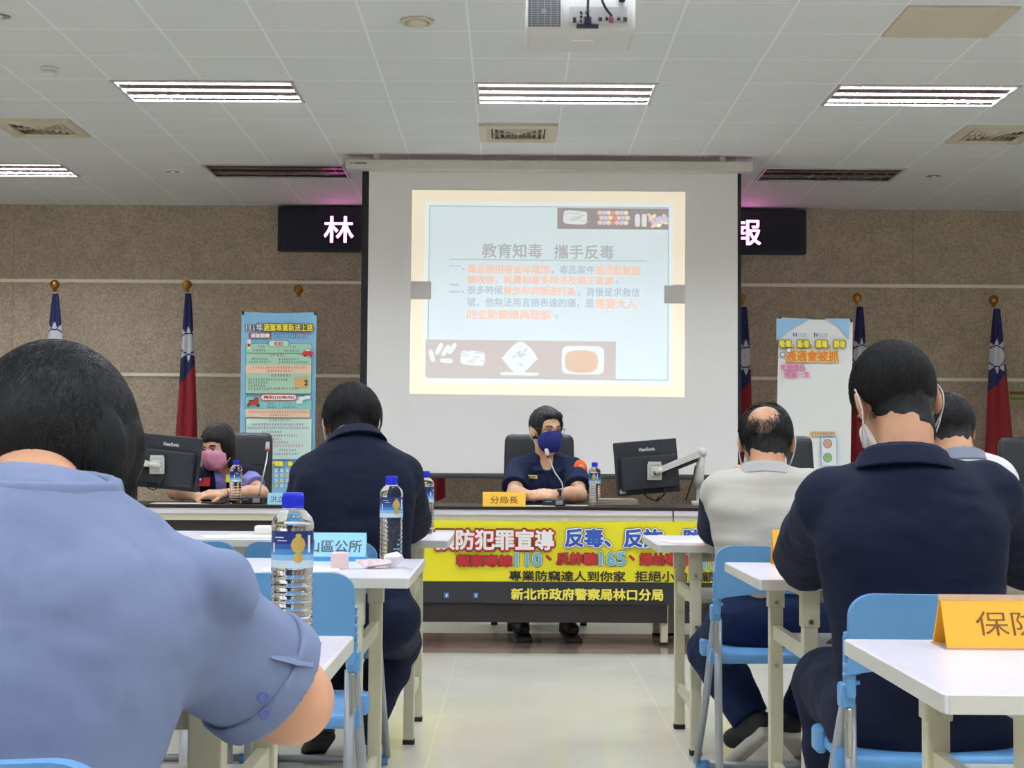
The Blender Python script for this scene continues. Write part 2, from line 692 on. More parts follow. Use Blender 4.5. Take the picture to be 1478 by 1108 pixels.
def troffer(x, y, lit, label, group):
    t = thing('ceiling_light', (x + LW / 2, y + LD / 2, CEIL), label, 'light', group)
    b = BM()
    a, d = LW / 2, LD / 2
    for p in (((-a, -d, .1), (a, -d, .1), (a, d, .1), (-a, d, .1)), ((-a, -d, 0), (-a, d, 0), (-a, d, .1), (-a, -d, .1)),
              ((a, -d, 0), (a, d, 0), (a, d, .1), (a, -d, .1)), ((-a, -d, 0), (a, -d, 0), (a, -d, .1), (-a, -d, .1)),
              ((-a, d, 0), (a, d, 0), (a, d, .1), (-a, d, .1))):
        quad(b, *p)
    obj('housing', b, refl, t)
    b = BM()
    for s in (-1, 1):
        box(b, (0, s * (d - .004), -.004), (LW + .02, .018, .012))
        box(b, (s * (a - .004), 0, -.004), (.018, LD + .02, .012))
    obj('frame', b, lframe, t)
    for k in (-1, 0, 1):
        b = BM()
        tube(b, ((-a + .03, k * .185, .038), (a - .03, k * .185, .038)), .016, 8)
        obj('lamp_tube', b, tube_on if lit else tube_off, t, True)
    b = BM()
    for k in (-1, 1):
        prism(b, [(k * .093 - .05, .004), (k * .093 + .05, .004), (k * .093, .07)], -a + .012, a - .012, 'X')
    obj('reflector', b, refl_d, t)
    b = BM()
    for k in range(1, 13):
        box(b, (-a + k * LW / 13, 0, .016), (.003, LD - .02, .03))
    obj('louver', b, refl, t)
    return t


first = troffer(COLS[0], ROWS[0], True, 'lit ceiling light in the bright row, leftmost, beyond the left frame edge', 'lit louvered ceiling lights')
nm = ('leftmost', 'left', 'middle', 'right', 'rightmost')
rn = ('third row from the front wall', 'unseen fourth row from the front wall', 'unseen fifth row from the front wall', 'unseen sixth row from the front wall', 'unseen added row nearest the rear wall')
for j, y in enumerate(ROWS):
    for i, x in enumerate(COLS):
        lab = 'lit louvered three-tube ceiling light, %s of the %s' % (nm[i], rn[j])
        if j == 0:
            lab = {1: 'lit louvered ceiling light at upper left, near the round smoke detector',
                   2: 'lit louvered ceiling light between the projector and the projection screen',
                   3: 'lit louvered ceiling light at upper right, near the flat beige ceiling panel'}.get(i, lab)
        if (i, j) == (0, 0):
            first['label'] = lab
            continue
        dup(first, (x + LW / 2, y + LD / 2, CEIL), label=lab)
dup(first, (FRONT[0][0] + LW / 2, FRONT[0][1] + LD / 2, CEIL), label='lit ceiling light at the left frame edge, behind the square air vent')
off = troffer(FRONT[1][0], FRONT[1][1], False, 'unlit dark ceiling light above the left end of the LED sign', 'unlit louvered ceiling lights')
dup(off, (FRONT[2][0] + LW / 2, FRONT[2][1] + LD / 2, CEIL), label='unlit dark ceiling light beside the right end of the screen casing')

# ------------------------------------------------------------------ other things on the ceiling
def vent(x, y, label):
    t = thing('air_vent', (x, y, CEIL), label, 'air vent', 'square beige ceiling air vents')
    b = BM()
    rings = [(.29, 0), (.285, -.022), (.235, -.03), (.2, -.012)]
    for (r0, z0), (r1, z1) in zip(rings, rings[1:]):
        c0 = [b.verts.new((sx * r0, sy * r0, z0)) for sx, sy in ((-1, -1), (1, -1), (1, 1), (-1, 1))]
        c1 = [b.verts.new((sx * r1, sy * r1, z1)) for sx, sy in ((-1, -1), (1, -1), (1, 1), (-1, 1))]
        for k in range(4):
            b.faces.new((c0[k], c0[(k + 1) % 4], c1[(k + 1) % 4], c1[k]))
    obj('frame', b, beige_pl, t)
    b = BM(); box(b, (0, 0, .0), (.41, .41, .008)); obj('backing', b, mat('vent_dark', (92, 84, 76), .8), t)
    b = BM()
    for q in range(4):
        R = Matrix.Rotation(q * math.pi / 2, 3, 'Z')
        for k in range(4):
            r = .06 + k * .04
            vs = box(b, (0, 0, 0), (2 * r, .02, .003), Matrix.Rotation(math.radians(40), 3, 'X'))
            bmesh.ops.translate(b, vec=(0, r, -.014), verts=vs)
            bmesh.ops.rotate(b, cent=(0, 0, 0), matrix=R, verts=vs)
        vs = box(b, (.0, .1, -.014), (.004, .18, .018)); bmesh.ops.rotate(b, cent=(0, 0, 0), matrix=R, verts=vs)
    box(b, (0, 0, -.016), (.07, .07, .004))
    obj('louver', b, beige_pl, t)
    return t


v0 = vent(.035, 11.22, 'square beige air vent on the ceiling above the projection screen casing')
dup(v0, (-3.49, 11.15, CEIL), label='square beige air vent on the ceiling at far left')
dup(v0, (3.56, 11.18, CEIL), label='square beige air vent on the ceiling at far right')
b = BM(); box(b, (2.39, 8.28, CEIL - .008), (.6, .57, .016), bev=.004)
tag(obj('ceiling_panel', b, mat('beige_board', (196, 184, 162), .8, var=.05, vscale=60)), 'flat beige access panel in the ceiling tiles at upper right', 'panel')
t = thing('ceiling_speaker', (-.538, 8.34, CEIL), 'round cream ceiling speaker left of the projector', 'speaker')
b = BM(); lathe(b, ((.095, 0), (.095, -.008), (.08, -.016), (.066, -.012), (.066, -.004)), 32); obj('rim', b, beige_pl, t, True)
b = BM(); lathe(b, ((.064, -.004), (.06, -.02), (.03, -.024), (.005, -.025)), 32); obj('grille', b, mat('speaker_grille', (206, 196, 172), .6, bump=.6, bscale=900), t, True)
t = thing('smoke_detector', (-2.9, 9.42, CEIL), 'small round white smoke detector above the upper left ceiling light', 'smoke detector')
b = BM(); lathe(b, ((.055, 0), (.055, -.014), (.05, -.02)), 28); obj('base', b, white_pl, t, True)
b = BM(); lathe(b, ((.04, -.02), (.042, -.035), (.036, -.05), (.012, -.054)), 28); obj('sensor_head', b, white_pl, t, True)


def downlight(x, y, label):
    t = thing('downlight', (x, y, CEIL), label, 'downlight', 'small recessed downlights')
    b = BM(); lathe(b, ((.085, 0), (.085, -.006), (.066, -.008), (.062, 0)), 28, cap=False); obj('trim_ring', b, white_pl, t, True)
    b = BM(); lathe(b, ((.062, -.004), (.03, -.002), (.004, -.001)), 28); obj('reflector', b, mat('chrome', (200, 196, 190), .15, metal=1), t, True)
    b = BM(); lathe(b, ((.02, -.003), (.018, -.012), (.004, -.016)), 16); obj('bulb', b, mat('bulb_glass', (225, 222, 214), .3), t, True)
    return t


d0 = downlight(-2.9, 12.88, 'small unlit downlight left of the unlit ceiling light on the left')
dup(d0, (3.58, 12.87, CEIL), label='small unlit downlight right of the unlit ceiling light on the right')
dup(d0, (-2.83, 8.28, CEIL), label='small downlight at the top left corner of the frame')

# projector, seen from behind and below
PZ = 3.027
t = thing('projector', (.31, 7.2, CEIL), 'grey-white projector hanging upside down from the ceiling, cables plugged in', 'projector')
pj = mat('projector_shell', (200, 199, 194), .5, var=.02)
b = BM(); box(b, (0, 0, PZ + .095 - CEIL), (.51, .4, .19), bev=.022, seg=3); obj('body', b, pj, t, 'auto')
b = BM(); box(b, (-.17, -.2, PZ + .09 - CEIL), (.15, .008, .15)); gr = obj('vent_grille', b, mat('grille_grey', (112, 114, 118), .6), t)
b = BM()
for k in range(5):
    box(b, (-.23 + k * .03, -.206, PZ + .09 - CEIL), (.004, .006, .15))
for k in range(14):
    box(b, (-.17, -.205, PZ + .022 + k * .0105 - CEIL), (.15, .003, .0022))
box(b, (-.172, -.207, PZ + .085 - CEIL), (.024, .004, .024))
obj('grille_bars', b, mat('grille_light', (152, 153, 156), .6), gr)
b = BM(); box(b, (.08, -.2, PZ + .07 - CEIL), (.27, .008, .075)); pp = obj('port_panel', b, mat('port_grey', (172, 171, 170), .5), t)
b = BM()
for x, z, w, h in ((-.03, .03, .016, .024), (0, .065, .01, .01), (0, .045, .01, .01), (0, .025, .01, .01), (.09, .035, .016, .016), (.12, .035, .014, .012), (.175, .035, .016, .01), (.205, .035, .018, .018), (.025, .065, .01, .01), (.12, .043, .006, .006), (.175, .044, .006, .006)):
    box(b, (x, -.206, PZ + z + .014 - CEIL), (w, .006, h))
obj('ports', b, mat('port_black', (40, 40, 46), .5), pp)
b = BM(); box(b, (.03, -.215, PZ + .012 - CEIL), (.1, .02, .016)); box(b, (.03, -.225, PZ + .036 - CEIL), (.036, .03, .04), bev=.008)
obj('cable_plug', b, mat('plug_navy', (44, 44, 66), .5), t)
b = BM(); box(b, (.14, -.216, PZ + .044 - CEIL), (.022, .022, .026), bev=.004); obj('cable_plug', b, mat('plug_red', (150, 84, 92), .5), t)
b = BM(); box(b, (.19, -.212, PZ + .14 - CEIL), (.03, .024, .024), bev=.006); obj('cable_plug', b, MATS['plug_navy'], t)
b = BM()
tube(b, curve_pts(((.03, -.24, PZ + .05 - CEIL), (.032, -.245, PZ + .15 - CEIL), (.05, -.22, PZ + .3 - CEIL), (.04, -.1, -.004))), .006, 8)
obj('cable', b, rubber, t, True)
b = BM()
tube(b, curve_pts(((.142, -.225, PZ + .058 - CEIL), (.1, -.235, PZ + .12 - CEIL), (.06, -.22, PZ + .28 - CEIL), (.05, -.1, -.004))), .006, 8)
obj('cable', b, rubber, t, True)
b = BM()
tube(b, curve_pts(((.185, -.222, PZ + .145 - CEIL), (.15, -.225, PZ + .19 - CEIL), (.08, -.2, PZ + .32 - CEIL), (.06, -.1, -.004))), .004, 8)
obj('cable', b, rubber, t, True)
b = BM(); tube(b, ((0, 0, PZ + .19 - CEIL), (0, 0, 0)), .02, 12); lathe(b, ((.07, -.012), (.07, 0)), 20); box(b, (0, 0, PZ + .2 - CEIL), (.2, .2, .02)); obj('ceiling_mount', b, white_pl, t)
b = BM(); box(b, (.02, -.03, PZ - .001 - CEIL), (.1, .03, .004)); obj('label_plate', b, paper, t)

# ------------------------------------------------------------------ projection screen with the slide
SY = 12.2
t = thing('projection_screen', (.31, SY, CEIL), 'large pull-down projection screen showing a slide with orange and grey Chinese text', 'projection screen')
cas = mat('casing_white', (206, 202, 192), .45, var=.02)
b = BM()
prism(b, [(-.07, 3.33), (.05, 3.33), (.06, 3.36), (.06, 3.41), (-.05, 3.41), (-.075, 3.4)], -1.325, 1.9, 'X')
for s in (-1.33, 1.905):
    box(b, (s, SY * 0 - .005, 3.37), (.014, .14, .09), bev=.004)
bmesh.ops.translate(b, vec=(0, SY - .05, 0), verts=b.verts)
for s in (-1.1, 1.68):
    box(b, (s, SY - .05, 3.43), (.05, .05, .05))
ca = obj('casing', b, cas, t, world=True)
b = BM(); box(b, (-1.22, SY - .127, 3.372), (.1, .002, .012)); box(b, (-1.29, SY - .127, 3.372), (.012, .002, .012)); obj('maker_plate', b, mat('plate_grey', (120, 116, 112), .5), ca, world=True)
b = BM(); box(b, (.31, SY, 2.11), (3.054, .004, 2.46)); obj('black_border', b, mat('screen_black', (32, 31, 34), .7), t, world=True)
b = BM(); box(b, (.323, SY - .003, 2.12), (2.97, .004, 2.43)); obj('white_fabric', b, mat('screen_fabric', (236, 232, 228), .9, var=.008, vscale=2), t, world=True)
b = BM(); tube(b, ((-1.22, SY, .885), (1.84, SY, .885)), .022, 12); obj('weight_bar', b, mat('bar_dark', (58, 56, 54), .5), t, world=True)

SLIDE_D = SY - .006
_tl, _tr, _bl, _br = at(595, 274, SLIDE_D), at(989, 277, SLIDE_D), at(591, 568, SLIDE_D), at(988, 573, SLIDE_D)


def sl(px, py, lift=0.0):
    """Point on the slide; px, py as the photograph's crop of it: u from 100 to 1360, v from 72 to 1015."""
    u, v = (px - 105) / 1255, (py - 75) / 940
    p = (_tl * (1 - u) + _tr * u) * (1 - v) + (_bl * (1 - u) + _br * u) * v
    return p + Vector((0, -lift, 0))


GLOW = .2


def smat(name, rgb):
    return mat('slide_' + name, rgb, .9, emit=GLOW)


def srect(b, x0, y0, x1, y1, lift):
    quad(b, sl(x0, y1, lift), sl(x1, y1, lift), sl(x1, y0, lift), sl(x0, y0, lift))


SM = dict(cream=smat('cream', (242, 230, 206)), pale=smat('pale_blue', (216, 228, 232)), white=smat('white', (232, 238, 238)), line=smat('line', (172, 196, 198)), grey=smat('grey_block', (198, 188, 184)), dim=smat('dim_block', (160, 151, 150)),
          off=MATS['screen_fabric'], tg=smat('text_grey', (178, 178, 182)), to=smat('text_orange', (232, 200, 184)), tb=smat('text_blue', (178, 190, 200)), pk=smat('pink', (238, 196, 186)), tan=smat('tan', (216, 188, 164)))
b = BM()
srect(b, 105, 75, 1360, 500, .001); srect(b, 198, 498, 1265, 582, .001); srect(b, 105, 580, 1360, 1015, .001)
S = obj('projected_slide', b, SM['cream'], t, world=True)
b = BM(); srect(b, 165, 128, 1303, 962, .002); obj('page', b, SM['white'], S, world=True)
b = BM(); srect(b, 184, 146, 1286, 942, .003); obj('page_field', b, SM['line'], S, world=True)
b = BM(); srect(b, 189, 151, 1281, 937, .004); obj('page_field', b, SM['pale'], S, world=True)
for r_ in ((105, 498, 198, 580), (1265, 506, 1360, 588)):
    b = BM(); srect(b, *r_, .005); obj('page_notch', b, mat('notch_fabric', (210, 202, 196), .9), S, world=True)
b = BM(); srect(b, 773, 153, 1283, 250, .005); obj('picture_strip', b, SM['dim'], S, world=True)
b = BM(); srect(b, 176, 765, 1045, 938, .005); obj('picture_strip', b, SM['grey'], S, world=True)
b = BM(); srect(b, 280, 393, 1185, 397, .005); obj('rule_line', b, SM['line'], S, world=True)


def blob(b, x, y, rx, ry, lift, ang=0.0, n=14, sq=2.0):
    vs = []
    for k in range(n):
        a = 2 * math.pi * k / n
        ca, sa = math.cos(a), math.sin(a)
        ex = math.copysign(abs(ca) ** (2 / sq), ca) * rx
        ey = math.copysign(abs(sa) ** (2 / sq), sa) * ry
        vs.append(b.verts.new(sl(x + ex * math.cos(ang) - ey * math.sin(ang), y + ex * math.sin(ang) + ey * math.cos(ang), lift)))
    b.faces.new(vs[::-1])


rnd = random.Random(4)


def pic(m, *a):
    b = BM(); blob(b, *a); obj('pill_picture', b, m, S, world=True)


PW, PG = smat('pills_white', (226, 230, 230)), smat('packet_grey', (204, 206, 208))
for a in ((855, 197, 55, 32, .006, .05, 16, 5), (1141, 208, 12, 30, .006, 0, 12, 4), (1172, 208, 12, 30, .006, 0, 12, 4), (607, 845, 62, 66, .006, .78, 16, 4), (607, 848, 84, 20, .0061, 0, 16),
          (607, 918, 90, 7, .006, 0, 10, 6), (392, 848, 56, 34, .006, .08, 12, 5), (895, 852, 98, 66, .006, 0, 16, 6)):
    pic(PW, *a)
for x, y, a in ((205, 840, 1.3), (238, 808, -1.1), (268, 815, -1), (298, 806, -1), (272, 862, .05)):
    pic(PW, x, y, 30, 11, .006, a, 14, 3)
for k in range(9):
    pic(PG, 345 + 12 * k, 820 + rnd.uniform(-8, 52), 16, 3, .0065, rnd.uniform(-.3, .3), 8, 4)
for k in range(8):
    pic(PG, 810 + rnd.uniform(0, 90), 172 + k * 6, 26, 2, .0065, rnd.uniform(-.2, .2), 8, 4)
for k in range(10):
    pic(PG, 607 + rnd.uniform(-40, 40), 845 + rnd.uniform(-40, 40), 14, 4, .0065, rnd.uniform(-1, 1), 8)
pic(SM['tan'], 888, 858, 76, 52, .0066, 0, 18, 3)
for j, c in enumerate(((236, 206, 190), (222, 160, 148), (240, 226, 196), (206, 210, 226))):
    m = smat('tablet_%d' % j, c)
    for r in range(3):
        for q in range(7):
            if (r * 7 + q * 3 + r) % 4 == j:
                pic(m, 968 + q * 20 + (r % 2) * 8, 174 + r * 23, 11, 11, .006, 0, 10)
    for k in range(4):
        pic(m, 1200 + k * 18 + j * 5, 190 + (k * 37 + j * 23) % 44, 20, 8, .006 + j * 2e-4, rnd.uniform(-1, 1), 10, 3)


def st(body, x0, y0, x1, y1, m, bold=0.0):
    o = sl(x0, y1, .0068)
    letter(body, o, sl(x1, y1, .0068) - o, sl(x0, y0, .0068) - o, m, S, bold=bold)


st('教育知毒', 430, 320, 704, 386, SM['tg'], .002)
st('攜手反毒', 760, 324, 1033, 388, SM['tg'], .002)
st('一、', 282, 424, 352, 446, SM['tb'])
st('二、', 280, 510, 352, 552, SM['tb'])
st('毒品施用者逐年增加', 364, 418, 737, 458, SM['to'], .003)
st('，毒品案件', 748, 420, 945, 458, SM['tb'], .001)
st('造成監獄超', 948, 420, 1155, 460, SM['to'], .003)
st('額收容，耗費相當多司法及矯正資源', 364, 468, 1030, 506, SM['to'], .003)
st('。', 1042, 486, 1058, 502, SM['tb'])
st('很多時候', 364, 516, 526, 554, SM['tb'], .001)
st('青少年的叛逆行為', 530, 518, 858, 556, SM['to'], .003)
st('，背後是求救信', 872, 520, 1152, 560, SM['tb'], .001)
st('號，他無法用言語表達的痛，是', 364, 570, 944, 612, SM['tb'], .001)
st('需要大人', 950, 570, 1138, 614, SM['to'], .003)
st('的主動關懷與理解', 364, 626, 746, 668, SM['to'], .003)
st('。', 766, 646, 782, 662, SM['tb'])

# ------------------------------------------------------------------ LED sign high on the front wall
t = thing('led_sign', (.28, WALL - .05, 3.215), 'long dark LED sign with glowing pink Chinese characters behind the screen', 'LED sign')
b = BM(); box(b, (0, 0, 0), (5.09, .1, .43), bev=.012); obj('case', b, mat('led_case', (24, 26, 40), .4, var=.1), t)
b = BM(); box(b, (0, -.049, 0), (4.96, .008, .37)); obj('led_panel', b, mat('led_panel', (16, 20, 38), .5, bump=.3, bscale=400), t)
led = mat('led_pink', (255, 120, 214), .5, emit=3.0)
txt = '林口分局治安會報'
x0, x1 = at(489, 329, 14.58).x, at(1077, 334, 14.58).x
for i, ch in enumerate(txt):
    cx = x0 + (x1 - x0) * i / 7
    letter(ch, (cx - .14, WALL - .1, 3.215 - .13), (.28, 0, 0), (0, 0, .25), led, t, bold=.004, lift=.004)

# ------------------------------------------------------------------ flags on poles
RED, NAVY, SUN = mat('flag_red', (140, 28, 36), .7, var=.08, vscale=9), mat('flag_blue', (28, 32, 84), .7, var=.1, vscale=9), mat('flag_white', (206, 204, 210), .7)
NAVY_HEM = mat('pole_white', (196, 192, 186), .5)


def flag(px, py, d, w_bot, sun_u, sun_v, diag, label, seed, sleeve=.1):
    top = at(px, py, d)
    t = thing('flag_on_pole', (top.x, d, 0), label, 'flag', 'red and blue flags along the front wall')
    zt = top.z
    b = BM(); tube(b, ((0, 0, .02), (0, 0, zt - .03)), .013, 10); obj('pole', b, NAVY_HEM, t, True)
    b = BM(); bmesh.ops.create_uvsphere(b, u_segments=20, v_segments=12, radius=.045, matrix=Matrix.Translation((0, 0, zt - .01))); lathe(b, ((.016, zt - .08), (.022, zt - .055), (.014, zt - .05)), 14); obj('finial', b, gold, t, True)
    b = BM(); lathe(b, ((.16, 0), (.16, .02), (.05, .05), (.03, .12)), 28); obj('stand', b, steel, t, True)
    nu, nv = 40, 150
    z0, z1 = zt - sleeve, .66
    rn = random.Random(seed)
    ph = [rn.uniform(0, 6) for _ in range(4)]
    V, FF, MI = [], [], []

    def wid(v):
        return .05 + (w_bot - .05) * min(1, v * 1.25) ** .8
    for j in range(nv + 1):
        v = j / nv
        w = wid(v)
        for i in range(nu + 1):
            u = i / nu
            z = z0 + (z1 - z0) * v - .04 * math.sin(u * 3.1) * v
            x = (u - .5) * w + .015 * math.sin(v * 5 + ph[0]) * v + (.02 if v < .1 else .02)
            y = -.03 - .02 * math.sin(u * 9.4 + ph[1] + v * 1.4) * (.3 + v) - .03 * math.sin(math.pi * u)
            V.append((x, y, z))
    su, sv = sun_u, sun_v
    H = z0 - z1
    for j in range(nv):
        for i in range(nu):
            FF.append((j * (nu + 1) + i, j * (nu + 1) + i + 1, (j + 1) * (nu + 1) + i + 1, (j + 1) * (nu + 1) + i))
            u, v = (i + .5) / nu, (j + .5) / nv
            dx, dz = (u - su) * wid(v), (v - sv) * H
            r, a = math.hypot(dx * 1.15, dz), math.atan2(dz, dx * 1.15)
            k = abs(((a / (2 * math.pi) * 12 + .5) % 1) - .5)
            mi = 0 if v > diag + .1 * (.5 - u) else 1
            if mi == 1:
                if r < .088 or (.1 < r < .165 and k < .46 * (1 - (r - .1) / .065)):
                    mi = 2
            MI.append(mi)
    me = bpy.data.meshes.new('cloth')
    me.from_pydata(V, [], FF)
    o = link('cloth', me, [RED, NAVY, SUN], t, True)
    me.polygons.foreach_set('material_index', MI)
    sol = o.modifiers.new('thickness', 'SOLIDIFY')
    sol.thickness = .003
    return t


flag(79, 409, 14.3, .3, .5, .225, .42, 'flag on a gold-topped pole at far left, behind the dark-haired woman in blue', 1)
flag(270, 409, 14.3, .21, .6, .245, .40, 'flag on a gold-topped pole behind the left monitor', 2)
flag(431, 416, 14.3, .24, .5, .36, .5, 'flag on a gold-topped pole mostly hidden by the pale blue banner stand', 3, .24)
flag(1070, 428, 14.3, .2, .62, .26, .42, 'flag on a gold-topped pole half hidden by the right edge of the projection screen', 4)
flag(1237, 428, 14.3, .22, .62, .25, .41, 'flag on a gold-topped pole just right of the tall white banner stand', 5)
flag(1434, 431, 14.3, .27, .42, .245, .38, 'flag on a gold-topped pole at far right, behind the man in white', 6)
flag(626, 418, 14.3, .2, .5, .31, .5, 'flag behind the projection screen, only its red hem showing below', 7)

# notice plate on the wall
t = thing('notice_plate', (4.86, WALL - .012, 1.65), 'small pale notice plate on the granite wall at the right edge', 'sign')
b = BM(); box(b, (0, 0, 0), (.22, .02, .13), bev=.004); obj('plate', b, mat('plate_cream', (176, 164, 118), .6), t)
b = BM(); box(b, (.01, -.011, .028), (.16, .003, .03)); obj('print', b, mat('plate_brown', (120, 92, 60), .6), t)
b = BM(); box(b, (.02, -.011, -.025), (.17, .003, .03)); obj('print', b, mat('plate_green', (122, 140, 66), .6), t)

# ------------------------------------------------------------------ head tables
TOPZ, HF = .766, 8.48


def head_table(x0, label):
    t = thing('head_table', (x0 + .9, HF + .3, 0), label, 'table', 'head tables facing the room')
    b = BM(); box(b, (0, 0, TOPZ - .009), (1.796, .6, .018), bev=.002); top = obj('tabletop', b, dark_wood, t)
    b = BM(); box(b, (0, 0, TOPZ - .0325), (1.79, .59, .029)); obj('core_board', b, mat('edge_white', (218, 212, 220), .4), top)
    for s in (-1, 1):
        b = BM(); box(b, (0, s * .275, TOPZ - .066), (1.79, .025, .038)); obj('apron_rail', b, cream, t)
    b = BM(); box(b, (0, -.262, .41), (1.74, .012, .57)); obj('modesty_panel', b, panel_m, t)
    for s in (-1, 1):
        for q in (-1, 1):
            b = BM(); box(b, (s * .855, q * .23, .375), (.04, .04, .72), bev=.004)
            lg = obj('leg', b, cream, t)
            b = BM(); box(b, (s * .855, q * .23, .008), (.044, .044, .016)); obj('foot', b, rubber, lg)
    return t


T0 = head_table(-2.7, 'long dark-topped head table at left, in front of the woman in a pink mask')
dup(T0, (0, HF + .3, 0), label='dark-topped head table in the middle, with the yellow banner hung on its front')
dup(T0, (1.8, HF + .3, 0), label='dark-topped head table at right, behind the man in the grey polo shirt')

# ------------------------------------------------------------------ yellow banner hung on the head tables
BY = HF + .015
t = thing('table_banner', (.33, BY, .69), 'yellow and black crime-prevention banner hung across the head table front', 'banner')
yel, blk = mat('banner_yellow', (236, 222, 40), .45, var=.02, vscale=3), mat('banner_black', (50, 50, 54), .35)


def bz(x, z):
    return BY - .006 - .006 * math.sin(x * 5.2) * (.7 - z) - .003 * math.sin(x * 13 + 1)


b = BM()
nx = 60
rows = [.692, .6, .5, .4, .352]
low = [.352, .3, .236]


def sheet(rows_):
    b = BM()
    g = [[b.verts.new((-.66 + 1.96 * i / nx, bz(-.66 + 1.96 * i / nx, z), z - (.008 * math.sin(3.14 * i / nx) if z > .69 else 0) - .012 * (i / nx) * (z < .25))) for i in range(nx + 1)] for z in rows_]
    for r0, r1 in zip(g, g[1:]):
        for i in range(nx):
            b.faces.new((r1[i], r1[i + 1], r0[i + 1], r0[i]))
    return b


obj('cloth', sheet(rows), yel, t, True, world=True)
obj('black_hem', sheet(low), blk, t, True, world=True)


def bt(body, x0, y0, x1, y1, layers, spacing=1.0):
    """Banner lettering; the box is in pixels of the close-up (600 + x/3.213, 720 + y/3.213); layers from the back: (material, bold)."""
    d = BY - .017
    o = at(600 + x0 / 3.213, 720 + y1 / 3.213, d)
    e = at(600 + x1 / 3.213, 720 + y1 / 3.213, d)
    u = at(600 + x0 / 3.213, 720 + y0 / 3.213, d)
    for i, (m, bold) in enumerate(layers):
        letter(body, o, (e.x - o.x, 0, 0), (0, 0, u.z - o.z), m, t, bold=bold, lift=.0005 + .0012 * i, spacing=spacing, ring=10)


bred, bwhite, bdark = mat('banner_red', (178, 34, 40), .5), mat('banner_white', (240, 238, 232), .5), mat('banner_ink', (46, 36, 36), .5)
bblue, bteal, byel = mat('banner_blue', (50, 84, 170), .5), mat('banner_teal', (110, 176, 186), .5), mat('letter_yellow', (240, 226, 90), .5)
bt('預防犯罪宣導', 92, 142, 640, 232, [(bdark, .015), (bred, .012), (bwhite, .004)])
bt('反毒、反詐、防竊', 694, 138, 1414, 220, [(bdark, .014), (bwhite, .011), (bblue, .004)])
bt('報案專線', 190, 260, 446, 310, [(bdark, .006), (bred, .003)])
bt('110', 464, 250, 582, 308, [(bdark, .010), (bwhite, .007), (bteal, .004)], 1.1)
bt('、', 604, 262, 628, 284, [(bred, .004)])
bt('反詐騙', 655, 250, 838, 302, [(bdark, .006), (bred, .003)])
bt('165', 854, 246, 970, 306, [(bdark, .010), (bwhite, .007), (bteal, .004)], 1.1)
bt('、', 990, 262, 1014, 284, [(bred, .004)])
bt('婦幼專線', 1040, 252, 1272, 306, [(bdark, .006), (bred, .003)])
bt('113', 1290, 262, 1400, 322, [(bdark, .010), (bwhite, .007), (bteal, .004)], 1.1)
bt('專業防竊達人到你家', 434, 332, 972, 378, [(black_ink, .0015)])
bt('拒絕小偷光顧', 1018, 334, 1384, 382, [(black_ink, .0015)])
bt('新北市政府警察局林口分局', 444, 414, 1146, 466, [(byel, .0025)])
bt('關心您', 1212, 420, 1382, 470, [(byel, .0025)])
fb = mat('icon_blue', (70, 110, 180), .5)
for x in (132, 268):
    p, q = at(600 + x / 3.213, 720 + 458 / 3.213, BY - .018), at(600 + (x + 22) / 3.213, 720 + 434 / 3.213, BY - .018)
    b = BM(); box(b, ((p.x + q.x) / 2, BY - .018, (p.z + q.z) / 2), (q.x - p.x, .002, q.z - p.z)); obj('icon', b, fb, t, world=True)
    letter('f', (p.x + .009, BY - .02, p.z + .004), (.011, 0, 0), (0, 0, .018), white_ink, t, bold=.001)
b = BM()
c = at(583.5, 860, BY - .016)
for s in (-1, 1):
    quad(b, (c.x, c.y, c.z), (c.x + s * .034, c.y, c.z + .02), (c.x + s * .026, c.y, c.z + .026), (c.x, c.y, c.z + .012))
obj('chevron_mark', b, white_ink, t, world=True)
b = BM()
for x in (-.62, .3, 1.25):
    box(b, (x, BY - .006, .694), (.03, .014, .02))
obj('clip', b, mat('tape', (216, 200, 150), .4), t, world=True)


# ------------------------------------------------------------------ banner stands
def panel_thing(name, cx, y, z0, w, h, label, tilt, sheet_m):
    t = thing(name, (cx, y, 0), label, 'banner stand', rot=(0, tilt, 0))
    b = BM(); tube(b, ((0, .03, .02), (0, .03, z0 + h - .02)), .009, 8); obj('support_pole', b, grey_tube, t, True)
    b = BM(); box(b, (0, 0, .012), (.05, .5, .024), bev=.004); box(b, (0, .03, .03), (.3, .05, .02)); obj('base', b, black_pl, t)
    b = BM()
    n = 24
    for j in range(n):
        def pt(i, jj):
            u, v = i / 10, jj / n
            return (-w / 2 + w * u, -.012 * math.sin(math.pi * u) * math.sin(3 * v) - .004, z0 + h * v - .012 * math.sin(math.pi * u) * (v > .98))
        for i in range(10):
            quad(b, pt(i, j), pt(i + 1, j), pt(i + 1, j + 1), pt(i, j + 1))
    bmesh.ops.remove_doubles(b, verts=b.verts, dist=1e-5)
    o = obj('printed_sheet', b, sheet_m, t, True)
    b = BM()
    for s in (-1, 1):
        box(b, (s * (w / 2 - .012), -.006, z0 + h - .012), (.014, .02, .03))
        box(b, (s * (w / 2 - .012), .02, z0 + h - .012), (.008, .05, .008))
    tube(b, ((-w / 2, .03, z0 + h - .012), (w / 2, .03, z0 + h - .012)), .006, 8)
    obj('corner_clip', b, black_pl, t)
    return t, o


SK = mat('print_sky', (146, 200, 234), .55, var=.05, vscale=3)
t, sh = panel_thing('banner_stand', -1.888, 12.3, .42, .606, 1.78, 'tall pale blue banner stand about new drink-driving law, left of the screen', 0, SK)
PRN = {}


def pm(name, rgb):
    if name not in PRN:
        PRN[name] = mat('print_' + name, rgb, .6)
    return PRN[name]


